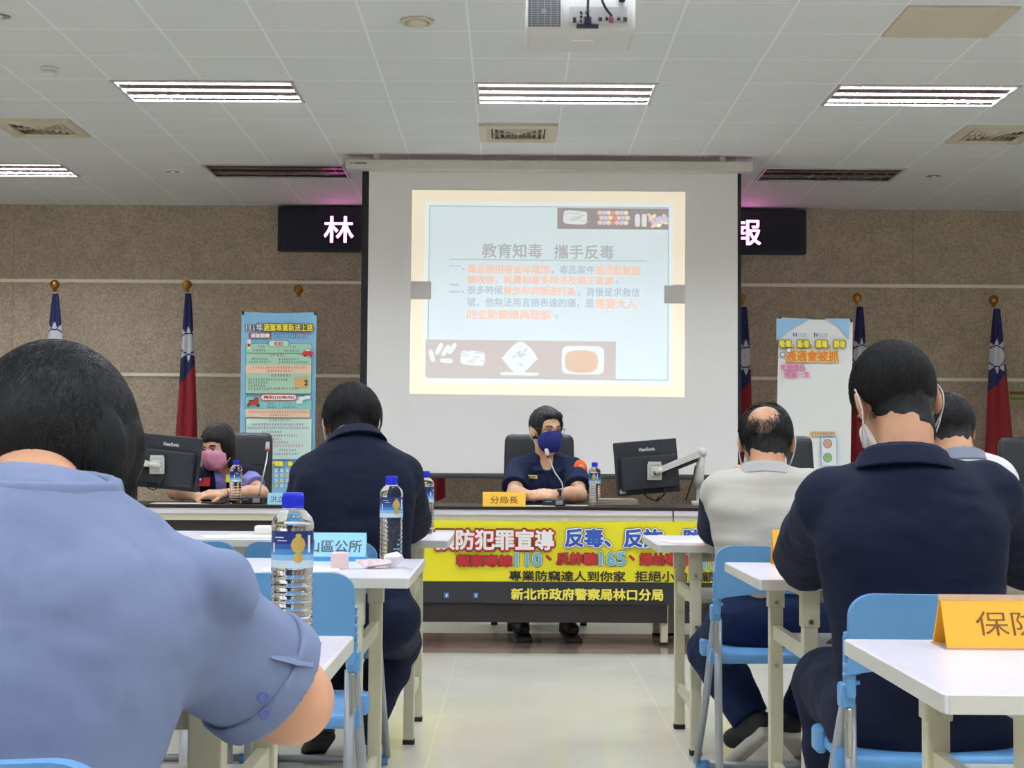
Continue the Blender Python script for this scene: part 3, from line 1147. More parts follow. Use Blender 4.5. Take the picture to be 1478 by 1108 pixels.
class Print:
    """Flat printing on a stand's sheet; boxes in a close-up's pixels given by its scale and offset."""

    def __init__(self, sheet, y, k, ox, oy, tilt_owner):
        self.s, self.y, self.k, self.ox, self.oy, self.n = sheet, y, k, ox, oy, 0

    def p(self, x, y, lift):
        return at(self.ox + x / self.k, self.oy + y / self.k, self.y - .02 - lift)

    def rect(self, name, x0, y0, x1, y1, m, r=0.0):
        self.n += 1
        l = self.n * .0004
        a, c = self.p(x0, y1, l), self.p(x1, y0, l)
        w, h = c.x - a.x, c.z - a.z
        b = BM()
        rr = min(r / self.k / 2200 * self.y, w / 2.01, h / 2.01)
        pts = []
        if rr > 0:
            for qx, qz, s0 in ((c.x - rr, c.z - rr, 0), (a.x + rr, c.z - rr, 90), (a.x + rr, a.z + rr, 180), (c.x - rr, a.z + rr, 270)):
                pts += [(qx + rr * math.cos(math.radians(s0 + 22.5 * i)), qz + rr * math.sin(math.radians(s0 + 22.5 * i))) for i in range(5)]
        else:
            pts = [(c.x, c.z), (a.x, c.z), (a.x, a.z), (c.x, a.z)]
        b.faces.new([b.verts.new((px, a.y, pz)) for px, pz in pts][::-1])
        return obj(name, b, m, self.s, world=True)

    def text(self, body, x0, y0, x1, y1, layers):
        self.n += 4
        l = self.n * .0004
        o, e, u = self.p(x0, y1, l), self.p(x1, y1, l), self.p(x0, y0, l)
        for i, (m, bold) in enumerate(layers):
            letter(body, o, (e.x - o.x, 0, 0), (0, 0, u.z - o.z), m, self.s, bold=bold, lift=.0005 + .0012 * i, ring=10)

    def small(self, rows, m, seed):
        """Print too small to read: short strokes."""
        self.n += 1
        l = self.n * .0004
        rn = random.Random(seed)
        b = BM()
        for x0, x1, y, hh in rows:
            x = x0
            while x < x1:
                for q in range(3):
                    xa, ya = x + rn.uniform(0, hh * .5), y + q * hh / 3
                    a, c = self.p(xa, ya + hh * .14, l), self.p(min(x1, xa + hh * rn.uniform(.3, .6)), ya, l)
                    quad(b, (a.x, a.y, a.z), (c.x, a.y, a.z), (c.x, a.y, c.z), (a.x, a.y, c.z))
                xa = x + rn.uniform(.2, .6) * hh
                a, c = self.p(xa, y + hh * .9, l), self.p(xa + hh * .14, y, l)
                quad(b, (a.x, a.y, a.z), (c.x, a.y, a.z), (c.x, a.y, c.z), (a.x, a.y, c.z))
                x += hh * 1.12
        return obj('small_print', b, m, self.s, world=True)


P = Print(sh, 12.3, 3.692, 340, 440, t)
ink, wht, ylw, rd = pm('ink', (84, 80, 80)), pm('white', (238, 238, 232)), pm('yellow', (244, 226, 70)), pm('red', (200, 56, 56))
grn, teal, org, pale = pm('green', (180, 218, 190)), pm('teal', (150, 212, 206)), pm('orange', (240, 206, 176)), pm('pale', (212, 232, 222))
P.text('111年', 56, 100, 146, 138, [(ink, .008), (wht, .002)])
P.text('酒駕毒駕新法上路', 150, 100, 412, 138, [(ink, .009), (ylw, .002)])
P.rect('print_box', 70, 148, 190, 177, rd)
P.text('酒駕罰鍰', 80, 152, 182, 174, [(wht, .002)])
P.small([(204, 330, 152, 11), (204, 330, 168, 11)], ink, 1)
P.small([(332, 395, 152, 11), (332, 390, 168, 11)], rd, 2)
for y0, y1, m in ((208, 470, grn), (490, 562, teal), (604, 820, pale)):
    P.rect('print_box', 50, y0 - 2, 408, y1 + 2, pm('green_line', (70, 150, 110)), 10)
    P.rect('print_box', 53, y0, 405, y1, m, 9)
P.rect('print_box', 172, 188, 288, 224, pm('green_line', (70, 150, 110)), 18)
P.rect('print_box', 176, 191, 284, 221, pale, 16)
P.text('初犯', 205, 196, 252, 216, [(rd, .001)])
P.rect('print_box', 53, 256, 405, 258, pm('green_line', (70, 150, 110)))
P.rect('print_box', 53, 322, 404, 365, org)
P.rect('print_box', 230, 222, 232, 256, pm('green_line', (70, 150, 110)))
P.small([(120, 155, 216, 11), (290, 320, 218, 11), (90, 160, 236, 13), (258, 345, 238, 13)], ink, 3)
P.small([(185, 262, 262, 14)], rd, 4)
P.small([(85, 170, 282, 12), (70, 190, 298, 12), (228, 330, 284, 12), (228, 380, 300, 12)], ink, 5)
P.small([(90, 375, 328, 12), (170, 292, 346, 12)], rd, 6)
P.small([(190, 285, 370, 14)], ink, 7)
P.small([(66, 280, 392, 12), (66, 170, 408, 12), (66, 160, 424, 12)], ink, 8)
P.small([(66, 330, 440, 13)], pm('brown', (150, 80, 60)), 9)
P.rect('print_box', 312, 386, 386, 440, pm('note', (226, 176, 112)), 4)
P.text('2', 366, 400, 384, 428, [(ink, .003)])
P.rect('print_box', 132, 476, 328, 508, rd, 15)
P.rect('print_box', 136, 479, 324, 505, wht, 13)
P.text('再犯(10年內)', 150, 482, 312, 502, [(rd, .001)])
P.rect('print_box', 232, 508, 234, 556, pm('green_line', (70, 150, 110)))
P.small([(168, 200, 520, 11), (164, 215, 538, 12), (262, 298, 520, 11), (250, 320, 538, 12)], ink, 10)
P.rect('print_box', 53, 556, 396, 598, org)
P.small([(70, 385, 564, 12), (180, 276, 582, 12)], rd, 11)
P.small([(180, 290, 608, 13)], pm('brown', (150, 80, 60)), 12)
P.small([(90, 365, 630, 13), (64, 388, 650, 11), (140, 245, 672, 12), (120, 325, 690, 12), (66, 105, 700, 12), (160, 280, 726, 12), (230, 320, 768, 12), (190, 330, 788, 12)], ink, 13)
P.small([(130, 240, 710, 12), (190, 355, 744, 13)], rd, 14)
for x0, y0, x1, y1 in ((357, 246, 415, 268), (368, 232, 404, 250)):
    P.rect('car_picture', x0, y0, x1, y1, rd, 9)
P.rect('car_picture', 372, 235, 400, 246, wht, 4)
for x in (370, 402):
    P.rect('car_picture', x - 6, 264, x + 6, 276, ink, 6)
P.rect('scooter_picture', 66, 512, 120, 532, rd, 9); P.rect('scooter_picture', 98, 492, 124, 526, rd, 8); P.rect('scooter_picture', 70, 506, 100, 514, ink, 3)
for x in (68, 120):
    P.rect('scooter_picture', x - 9, 524, x + 9, 543, ink, 9)
for x, y in ((355, 496), (382, 490), (340, 514)):
    P.rect('cloud_picture', x - 18, y - 8, x + 18, y + 12, wht, 10)
P.rect('bottle_picture', 62, 184, 82, 236, wht, 4); P.rect('bottle_picture', 64, 206, 80, 222, rd)
P.rect('print_box', 40, 822, 420, 826, pm('deep_blue', (60, 140, 200)))
P.text('不酒駕', 186, 832, 252, 856, [(ink, .008), (ylw, .003)])
P.text('自', 280, 832, 302, 856, [(ink, .008), (ylw, .003)])
for j in range(4):
    for i in range(11):
        P.rect('print_dot', 62 + i * 29, 872 + j * 27, 82 + i * 29, 890 + j * 27, wht if (i + j) % 4 else ylw, 9)
P.small([(62, 380, 876 + j * 27, 10) for j in range(4)], pm('deep_blue', (60, 140, 200)), 20)

t, sh = panel_thing('banner_stand', 2.41, 12.3, .42, .6, 1.755, 'tall white anti-drug banner stand right of the screen with yellow and orange title', math.radians(1.2), mat('print_white', (232, 232, 236), .55))
P = Print(sh, 12.3, 4.814, 1100, 450, t)
for pts in (((100, 46), (340, 46), (200, 120), (98, 200)), ((430, 46), (608, 46), (604, 190), (524, 90))):
    P.n += 1
    b = BM(); b.faces.new([b.verts.new(P.p(x, y, P.n * .0004)) for x, y in pts][::-1]); obj('sky_wash', b, pm('wash', (160, 204, 236)), sh, world=True)
for x in (216, 360):
    P.rect('icon', x, 146, x + 26, 170, fb)
    P.text('f', x + 9, 149, x + 19, 168, [(wht, .002)])
    P.small([(x + 34, x + 98, 150, 10), (x + 44, x + 86, 164, 9)], ink, 30 + x)
P.text('吸毒、販毒、運毒、製毒', 122, 196, 578, 246, [(ink, .009), (ylw, .003)])
P.text('通通會被抓', 166, 268, 530, 342, [(pm('amber', (244, 214, 130)), .011), (pm('orange_text', (226, 130, 50)), .003)])
P.text('拒絕毒品', 128, 366, 300, 404, [(pm('pink', (222, 120, 160)), .002)])
P.text('健康一生', 156, 414, 330, 450, [(pm('pink', (222, 120, 160)), .002)])
for x, y in ((142, 296), (186, 266)):
    P.rect('handcuff_picture', x - 20, y - 20, x + 20, y + 20, pm('cuff', (130, 124, 140)), 20)
    P.rect('handcuff_picture', x - 14, y - 14, x + 14, y + 14, wht, 14)
P.rect('print_box', 330, 830, 512, 862, pm('tan', (222, 190, 150)), 14)
P.small([(346, 496, 838, 16)], ink, 77)
P.rect('print_box', 410, 872, 524, 1070, pm('wash', (160, 204, 236)), 16)
P.rect('print_box', 416, 878, 516, 1066, wht, 12)
for y, c in ((918, (214, 160, 130)), (1016, (150, 190, 110))):
    P.rect('round_picture', 424, y - 36, 486, y + 30, pm('blue_ring', (90, 130, 180)), 32)
    P.rect('round_picture', 428, y - 32, 482, y + 26, pm('r%d' % y, c), 28)


# ------------------------------------------------------------------ black office chairs behind the head tables
def office_chair(x, y, label, rz=0.0):
    t = thing('office_chair', (x, y, 0), label, 'office chair', 'black leather office chairs behind the head tables', rz=rz)
    b = BM(); box(b, (0, 0, 0), (.46, .1, .66), bev=.045, seg=4)
    for v in b.verts:
        v.co.y += .10 * (v.co.x / .23) ** 2 * -.5 + .02 * math.cos(v.co.z * 7)
        v.co.x *= 1 - .06 * max(0, v.co.z) / .33
    bmesh.ops.rotate(b, cent=(0, 0, 0), matrix=Matrix.Rotation(math.radians(-9), 3, 'X'), verts=b.verts)
    bmesh.ops.translate(b, vec=(0, .24, .85), verts=b.verts)
    back = obj('backrest', b, leather, t, 'auto')
    b = BM()
    tube(b, [(-.2 + .04 * i, .195 - .10 * ((-.2 + .04 * i) / .23) ** 2 * .5 - .026 + .012, .985) for i in range(11)], .004, 6)
    obj('seam', b, rubber, back, True)
    b = BM(); box(b, (0, -.03, .46), (.5, .5, .1), bev=.04, seg=4); obj('seat', b, leather, t, 'auto')
    for s in (-1, 1):
        b = BM(); box(b, (s * .28, -.02, .66), (.06, .3, .035), bev=.015, seg=3); tube(b, ((s * .28, .08, .64), (s * .27, .06, .47)), .015, 8); obj('armrest', b, black_pl, t)
    b = BM(); tube(b, ((0, 0, .08), (0, 0, .42)), .028, 12); obj('gas_post', b, steel, t, True)
    for k in range(5):
        a = k * 2 * math.pi / 5 + .3
        b = BM(); tube(b, ((0, 0, .1), (.29 * math.cos(a), .29 * math.sin(a), .07)), [.028, .016], 8); sp = obj('base_arm', b, black_pl, t)
        b = BM(); tube(b, ((.29 * math.cos(a) - .02, .29 * math.sin(a), .028), (.29 * math.cos(a) + .02, .29 * math.sin(a), .028)), .028, 14); obj('caster', b, rubber, sp)
    return t


c = at(779, 690, 9.42)
oc = office_chair(c.x, 9.42, 'black leather office chair behind the seated officer in the middle')
dup(oc, (at(334, 690, 9.5).x, 9.5, 0), label='black leather office chair behind the woman in the pink mask')
dup(oc, (at(1138, 690, 9.5).x, 9.5, 0), rz=.1, label='empty black leather office chair in front of the white banner stand')
dup(oc, (at(1504, 690, 9.5).x, 9.5, 0), rz=-.1, label='empty black leather office chair cut by the right frame edge')


# ------------------------------------------------------------------ monitors on arms
def monitor(c, rot, label, arm_pts, sticker):
    t = thing('monitor', c, label, 'monitor', rot=rot)
    b = BM(); box(b, (0, .012, 0), (.375, .022, .31), bev=.006); scn = obj('case', b, mon_m, t)
    b = BM(); box(b, (.0, -.016, -.03), (.33, .036, .2), bev=.012, seg=3); obj('rear_cover', b, mon_m, scn)
    b = BM(); box(b, (0, .0235, .005), (.355, .002, .285)); obj('display', b, mat('display_black', (12, 12, 14), .15), t)
    b = BM(); box(b, (.01, -.0, .058), (.35, .006, .003)); obj('ridge', b, mat('ridge_grey', (70, 74, 80), .4), scn)
    letter('ViewSonic', Vector(c) + Matrix.Rotation(rot[2], 3, 'Z') @ Matrix.Rotation(rot[1], 3, 'Y') @ Vector((-.042, -.0005, .094)),
           Matrix.Rotation(rot[2], 3, 'Z') @ Matrix.Rotation(rot[1], 3, 'Y') @ Vector((.096, 0, 0)), Matrix.Rotation(rot[2], 3, 'Z') @ Matrix.Rotation(rot[1], 3, 'Y') @ Vector((0, 0, .02)), white_ink, t, 'maker_lettering', bold=.0006, lift=.001)
    b = BM(); box(b, (sticker[0], -.001, sticker[1]), (.036, .004, .022)); obj('sticker', b, paper, t)
    return t


silver = mat('silver_arm', (204, 202, 194), .35, metal=.1)


def arm(name_label, mon, mount, elbow, base):
    """Clamp-on arm: base on the table, upright, sprung arm, and the square mount on the monitor's back."""
    t = thing('clamp_stand', (base[0], base[1], TOPZ), name_label, 'monitor stand')

    def L(p):
        return Vector(p) - Vector((base[0], base[1], TOPZ))
    b = BM(); tube(b, (L((base[0], base[1], TOPZ + .0)), L((base[0], base[1], TOPZ + .1))), .02, 14); box(b, L((base[0], base[1], TOPZ + .012)), (.09, .09, .024), bev=.004); box(b, L((base[0] + .03, base[1], TOPZ + .06)), (.03, .03, .08), bev=.004)
    obj('clamp_base', b, silver, t, 'auto')
    b = BM(); tube(b, (L((base[0], base[1], TOPZ + .1)), L(((base[0] + elbow[0]) / 2 - .01, base[1], (TOPZ + elbow[2]) / 2)), L(elbow)), [.026, .03, .022], 14); obj('upright', b, silver, t, True)
    b = BM(); bmesh.ops.create_uvsphere(b, u_segments=16, v_segments=10, radius=.03, matrix=Matrix.Translation(L(elbow))); obj('elbow', b, silver, t, True)
    e, m = L(elbow), L(mount)
    b = BM(); tube(b, (e, e.lerp(m, .86)), [.026, .022], 4); obj('spring_arm', b, silver, t)
    b = BM(); tube(b, (e.lerp(m, .1) - Vector((0, 0, .03)), e.lerp(m, .8) - Vector((0, 0, .028))), .013, 6); obj('cable_cover', b, black_pl, t)
    b = BM(); tube(b, (e.lerp(m, .86), m + Vector((.02, -.03, 0))), .018, 10); tube(b, (m + Vector((.02, -.03, 0)), m), .014, 10); obj('wrist_joint', b, silver, t, True)
    b = BM(); box(b, m + Vector((0, .012, 0)), (.085, .012, .095), bev=.004); box(b, m + Vector((0, .0, 0)), (.05, .02, .06), bev=.006); box(b, m + Vector((0, .006, .052)), (.075, .01, .016)); obj('mount_plate', b, silver, t)
    b = BM(); tube(b, (m + Vector((.005, -.012, -.005)), m + Vector((.005, -.02, -.005))), .012, 12); obj('bolt_cap', b, black_pl, t)
    return t


mc = at(934, 674, 8.86)
monitor(mc, (0, math.radians(-5), math.radians(8)), 'dark monitor seen from behind, right of the officer with the blue mask', None, (-.155, -.13))
arm('silver clamp-on arm holding the monitor at right of the seated officer', mc, at(945, 681, 8.80), at(1013, 653, 8.86), at(1010, 722, 8.9))
mc2 = at(243, 667, 8.74)
monitor(mc2, (0, math.radians(5), math.radians(-10)), 'dark monitor seen from behind, left of the woman in the pink mask', None, (.02, .02))
arm('silver monitor arm behind the left monitor, mostly hidden by dark hair', mc2, at(226, 672, 8.68), at(150, 655, 8.72), at(150, 722, 8.8))
for pts in (((925, 702, 8.82), (932, 715, 8.82), (945, 722, 8.85), (952, 716, 8.9)), ((960, 704, 8.82), (958, 714, 8.82), (948, 723, 8.9)), ((1004, 672, 8.85), (1000, 690, 8.9), (990, 722, 8.95))):
    b = BM(); tube(b, curve_pts([at(*p) for p in pts]), .004, 6)
    tag(obj('cable', b, rubber, None, True), 'thin black cable hanging below the monitor at right of the officer', 'cable', 'black cables below the right monitor')
b = BM(); tube(b, curve_pts([at(*p) for p in ((208, 690, 8.68), (212, 702, 8.68), (224, 706, 8.7), (236, 690, 8.7))]), .004, 6)
tag(obj('cable', b, rubber, None, True), 'black cable looping below the left monitor', 'cable')


# ------------------------------------------------------------------ microphones
def mic(x, y, stem, label):
    t = thing('gooseneck_microphone', (x, y, TOPZ), label, 'microphone')
    b = BM(); box(b, (0, 0, .02), (.125, .13, .04), bev=.006); bs = obj('base', b, black_pl, t)
    b = BM(); box(b, (.03, -.066, .02), (.04, .003, .024)); obj('sticker', b, mat('sticker_grey', (150, 150, 146), .6), bs)
    b = BM(); box(b, (-.03, -.066, .026), (.035, .002, .006)); obj('print', b, mat('print_grey', (120, 122, 124), .6), bs)
    pts = curve_pts([Vector(p) - Vector((x, y, TOPZ)) for p in stem])
    b = BM(); tube(b, pts, .0045, 8); obj('gooseneck', b, steel, t, True)
    d = (pts[-1] - pts[-2]).normalized()
    b = BM(); tube(b, (pts[-1], pts[-1] + d * .012, pts[-1] + d * .05), [.008, .013, .011], 12); hd = obj('mic_head', b, mat('mic_grille', (190, 176, 170), .5, bump=.5, bscale=900), t, True)
    b = BM(); tube(b, (pts[-1] - d * .002, pts[-1] + d * .008), .0135, 12); obj('light_ring', b, mat('ring_red', (170, 70, 62), .4), hd, True)


p = atz(797, 728, TOPZ)
p = Vector((.24, 8.66, TOPZ))
mic(p.x, p.y, (p + Vector((.045, .02, .04)), p + Vector((.05, .03, .12)), at(800, 680, 8.72), at(792, 659, 8.76)), 'gooseneck microphone in front of the officer with the blue mask')
p = Vector((-1.475, 8.72, TOPZ))
mic(p.x, p.y, (p + Vector((.03, .02, .04)), at(379, 690, 8.75), at(385, 663, 8.8), at(386, 650, 8.82)), 'gooseneck microphone beside the pale blue name card, left table')
b = BM(); tube(b, curve_pts([(-1.53, 8.66, .772), (-1.6, 8.6, .79), (-1.58, 8.68, .8), (-1.53, 8.78, .772)]), .004, 6)
tag(obj('cable', b, rubber, None, True), 'black cable coiled beside the left gooseneck microphone', 'cable')

# ------------------------------------------------------------------ water bottles
pet = mat('clear_bottle', (250, 252, 252), .02, trans=1.0, ior=1.33, spec=.5)
capm = mat('bottle_cap_blue', (26, 44, 200), .4)
lab_d, lab_m, lab_l = mat('label_navy', (26, 44, 110), .35), mat('label_blue', (66, 130, 190), .35), mat('label_pale', (196, 212, 224), .35)
lab_g = mat('label_gold', (196, 166, 88), .4, metal=.3)


def bottle(x, y, z, h, label, rz=0.0):
    t = thing('water_bottle', (x, y, z), label, 'water bottle', 'clear water bottles with blue caps', rz=rz)
    k = h / .246
    prof = [(.004, .004), (.02, .001), (.029, .003), (.0335, .012)]
    zz = .014
    for i in range(8):
        prof += [(.0342, zz + .002), (.0342, zz + .006), (.0315, zz + .0095), (.0315, zz + .0105)]
        zz += .0128
    prof += [(.034, .12), (.034, .124), (.0335, .127), (.0335, .186), (.0345, .189), (.0345, .196), (.031, .206), (.022, .216), (.016, .221), (.0145, .223), (.0145, .236)]
    b = BM(); lathe(b, [(r * k, q * k) for r, q in prof], 40); obj('body', b, pet, t, True)
    b = BM(); lathe(b, [(.0168 * k, .221 * k), (.0172 * k, .224 * k), (.0172 * k, .243 * k), (.0155 * k, .246 * k), (.001, .246 * k)], 28)
    cp = obj('cap', b, capm, t, 'auto')
    b = BM()
    for i in range(40):
        a = i * 2 * math.pi / 40
        box(b, (.0172 * k * math.cos(a), .0172 * k * math.sin(a), .233 * k), (.0012, .0012, .016 * k))
    obj('cap_ribs', b, capm, cp)
    b = BM(); lathe(b, ((.017 * k, .2165 * k), (.017 * k, .2195 * k)), 28, cap=False); obj('neck_ring', b, mat('ring_clear', (220, 226, 232), .2), t, True)
    me_rows = [(.126, .138, lab_l), (.138, .147, mat('label_sky', (130, 178, 214), .35)), (.147, .156, lab_m), (.156, .164, mat('label_royal', (44, 84, 150), .35)), (.164, .185, lab_d)]
    lb = None
    for z0, z1, m in me_rows:
        b = BM(); lathe(b, ((.0341 * k, z0 * k), (.0341 * k, z1 * k)), 40, cap=False)
        lb2 = obj('label', b, m, t if lb is None else lb, True)
        lb = lb or lb2
    for a0, w, z0, z1, m in ((-1.15, .72, .150, .176, lab_g), (-1.15, .5, .134, .151, lab_g), (-1.15, .3, .174, .181, lab_g), (-2.1, .5, .174, .1755, white_ink), (-1.95, .5, .169, .1705, white_ink), (-2.45, .12, .150, .166, white_ink), (-.55, .16, .15, .178, white_ink)):
        b = BM()
        n = 10
        V = []
        for i in range(n + 1):
            u = i / n
            hh = 1.0 if m is not lab_g else max(.02, math.sqrt(max(0, 1 - (2 * u - 1) ** 2)))
            a = a0 + (u - .5) * w
            V.append([b.verts.new((.0345 * k * math.cos(a), .0345 * k * math.sin(a), ((z0 + z1) / 2 + s * hh * (z1 - z0) / 2) * k)) for s in (-1, 1)])
        for p_, q_ in zip(V, V[1:]):
            b.faces.new((p_[0], q_[0], q_[1], p_[1]))
        obj('label_print', b, m, lb)
    return t


B0 = bottle(-.357, 2.5, .74, .247, 'large clear water bottle with blue cap on the nearest left desk')
dup(B0, (-.353, 4.5, .74), rz=.1, label='clear water bottle with blue cap behind the pink box, on the second left desk')
dup(B0, (-.337, 5.98, .74), rz=1.6, label='clear blue-capped bottle beside the elbow of the man in navy, third left desk')
dup(B0, (.479, 8.79, TOPZ), rz=-.6, label='clear water bottle with blue cap right of the officer, on the head table')
dup(B0, (-1.555, 8.62, TOPZ), rz=.8, label='clear water bottle with blue cap in front of the woman in the pink mask')

# ------------------------------------------------------------------ name cards
acr = mat('clear_acrylic', (245, 245, 245), .05, trans=.9, ior=1.1, spec=.5)


def card(x, y, z, w, h, dep, m, label, texts, rz=0.0, strip=None, edge=None):
    t = thing('name_card', (x, y, z), label, 'name card', rz=rz)
    b = BM()
    th = .0015
    f = [(-dep / 2, 0), (-dep / 2 + th, 0), (th, h - .001), (dep / 2 - th, 0), (dep / 2, 0), (.0008, h), (-.0008, h)]
    prism(b, [(-dep / 2, 0), (-dep / 2 + .004, 0), (.0, h - .006), (dep / 2 - .004, 0), (dep / 2, 0), (.001, h), (-.001, h)], -w / 2, w / 2, 'X')
    sheet_ = obj('card', b, m, t)
    if edge:
        b = BM(); prism(b, [(-.004, h + .0015), (.004, h + .0015), (.006, h - .008), (.0045, h - .008), (0, h + .0002), (-.0045, h - .008), (-.006, h - .008)], -w / 2 - .003, w / 2 + .003, 'X')
        box(b, (0, 0, .0015), (w + .006, dep, .003))
        obj('acrylic_holder', b, edge, t)
    sl_ = Vector((0, dep / 2 / math.hypot(dep / 2, h), h / math.hypot(dep / 2, h)))
    L = math.hypot(dep / 2, h)
    R = Matrix.Rotation(rz, 3, 'Z')
    for body, u0, v0, u1, v1, mm, bold in texts:
        o = Vector((x, y, z)) + R @ (Vector((-w / 2 + u0 * w, -dep / 2, 0)) + sl_ * (v0 * L))
        letter(body, o, R @ Vector(((u1 - u0) * w, 0, 0)), R @ (sl_ * ((v1 - v0) * L)), mm, t, bold=bold)
    if strip:
        b = BM()
        a0 = Vector((-w / 2, -dep / 2, 0)) + sl_ * (.03 * L) + Vector((0, -.0008, 0))
        quad(b, a0, a0 + Vector((w, 0, 0)), a0 + Vector((w, 0, 0)) + sl_ * (.14 * L), a0 + sl_ * (.14 * L))
        obj('blue_strip', b, strip, t)
    return t


ylw_card, cyan_card, org_card = mat('card_yellow', (246, 190, 62), .6), mat('card_cyan', (152, 210, 228), .6), mat('card_orange', (240, 172, 44), .6)
brown_ink = mat('brown_ink', (118, 74, 22), .6)
card(-.04, 8.52, TOPZ, .238, .08, .06, ylw_card, 'yellow name card in front of the seated officer', [('分局長', .18, .2, .82, .68, brown_ink, .0006)])
card(-1.27, 8.6, TOPZ, .2, .066, .05, cyan_card, 'pale blue name card at the right end of the left head table', [('洪立', .08, .2, .45, .72, mat('ink_slate', (70, 84, 96), .6), .0005)])
card(-.544, 4.46, .74, .245, .082, .07, cyan_card, 'pale blue name card on the second left desk', [('泰山區公所', .14, .32, .95, .74, mat('ink_slate', (70, 84, 96), .6), .0006)], strip=mat('strip_blue', (60, 130, 196), .6))
card(.88, 4.42, .74, .25, .1, .07, org_card, 'blank orange name card back, beside the elbow of the navy-shirted man', [])
card(.853, 2.53, .74, .29, .084, .09, org_card, 'orange name card on the nearest right desk', [('保防', .18, .26, .55, .7, brown_ink, 0)], edge=mat('acrylic_edge', (236, 222, 200), .1, trans=.6, ior=1.1))


# ------------------------------------------------------------------ cream folding desks
def desk(x_end, side, near, dep, label):
    """side +1: the desk runs to the right from x_end; -1: to the left."""
    t = thing('folding_desk', (x_end + side * .9, near + dep / 2, 0), label, 'desk', 'white-topped folding desks', rz=0 if side > 0 else math.pi)
    # built with the aisle end at local -x (side +1); the other side is turned round
    b = BM(); box(b, (0, 0, .7265), (1.8, dep, .027), bev=.003); top = obj('tabletop', b, lam, t)
    b = BM()
    for s in (-1, 1):
        box(b, (0, s * dep / 2, .7265), (1.79, .005, .024)); box(b, (s * .9, 0, .7265), (.005, dep - .01, .024))
    obj('edge_band', b, lam_edge, top)
    b = BM()
    for s in (-1, 1):
        box(b, (0, s * (dep / 2 - .07), .695), (1.5, .02, .036))
        box(b, (s * .74, 0, .695), (.02, dep - .14, .036))
    obj('apron_rail', b, cream, t)
    for s in (-1, 1):
        for q in (-1, 1):
            y = q * (dep / 2 - .06)
            b = BM(); box(b, (s * .762, y, .355), (.038, .038, .68), bev=.003); lg = obj('leg', b, cream, t)
            b = BM(); box(b, (s * .762, y, .665), (.046, .046, .1), bev=.003); obj('leg_socket', b, cream, lg)
            b = BM(); box(b, (s * .762, y, .009), (.042, .042, .018)); obj('foot', b, rubber, lg)
            b = BM()
            for z in (.63, .45):
                tube(b, ((s * .762, y - .027, z), (s * .762, y - .018, z)), .006, 10)
            obj('bolt', b, steel, lg)
        for z, hgt in ((.545, .04), (.16, .03)):
            b = BM(); box(b, (s * .762, 0, z), (.02, dep - .14, hgt)); obj('side_bar', b, cream, t)
        b = BM()
        tube(b, ((s * .75, .0, .46), (s * .48, .0, .69)), .012, 4); tube(b, ((s * .62, .012, .575), (s * .6, .012, .52)), .008, 4)
        obj('folding_brace', b, brass_brown, t)
    b = BM(); box(b, (0, .02, .535), (1.5, dep - .16, .014)); obj('shelf', b, lam_edge, t)
    return t


desk(.572, 1, 2.02, .605, 'white-topped desk at bottom right, with the orange name card on it')
desk(.63, 1, 3.88, .625, 'white-topped desk in the right row, under the navy-shirted man\'s elbow')
desk(.517, 1, 5.37, .64, 'white-topped desk in the right row, in front of the man in grey polo')
desk(-.27, -1, 2.02, .605, 'white-topped desk at bottom left, in front of the woman in blue')
desk(-.258, -1, 3.86, .71, 'white-topped desk in the left row, carrying the pale blue name card')
desk(-.23, -1, 5.54, .6, 'white-topped desk in the left row, in front of the man in navy')


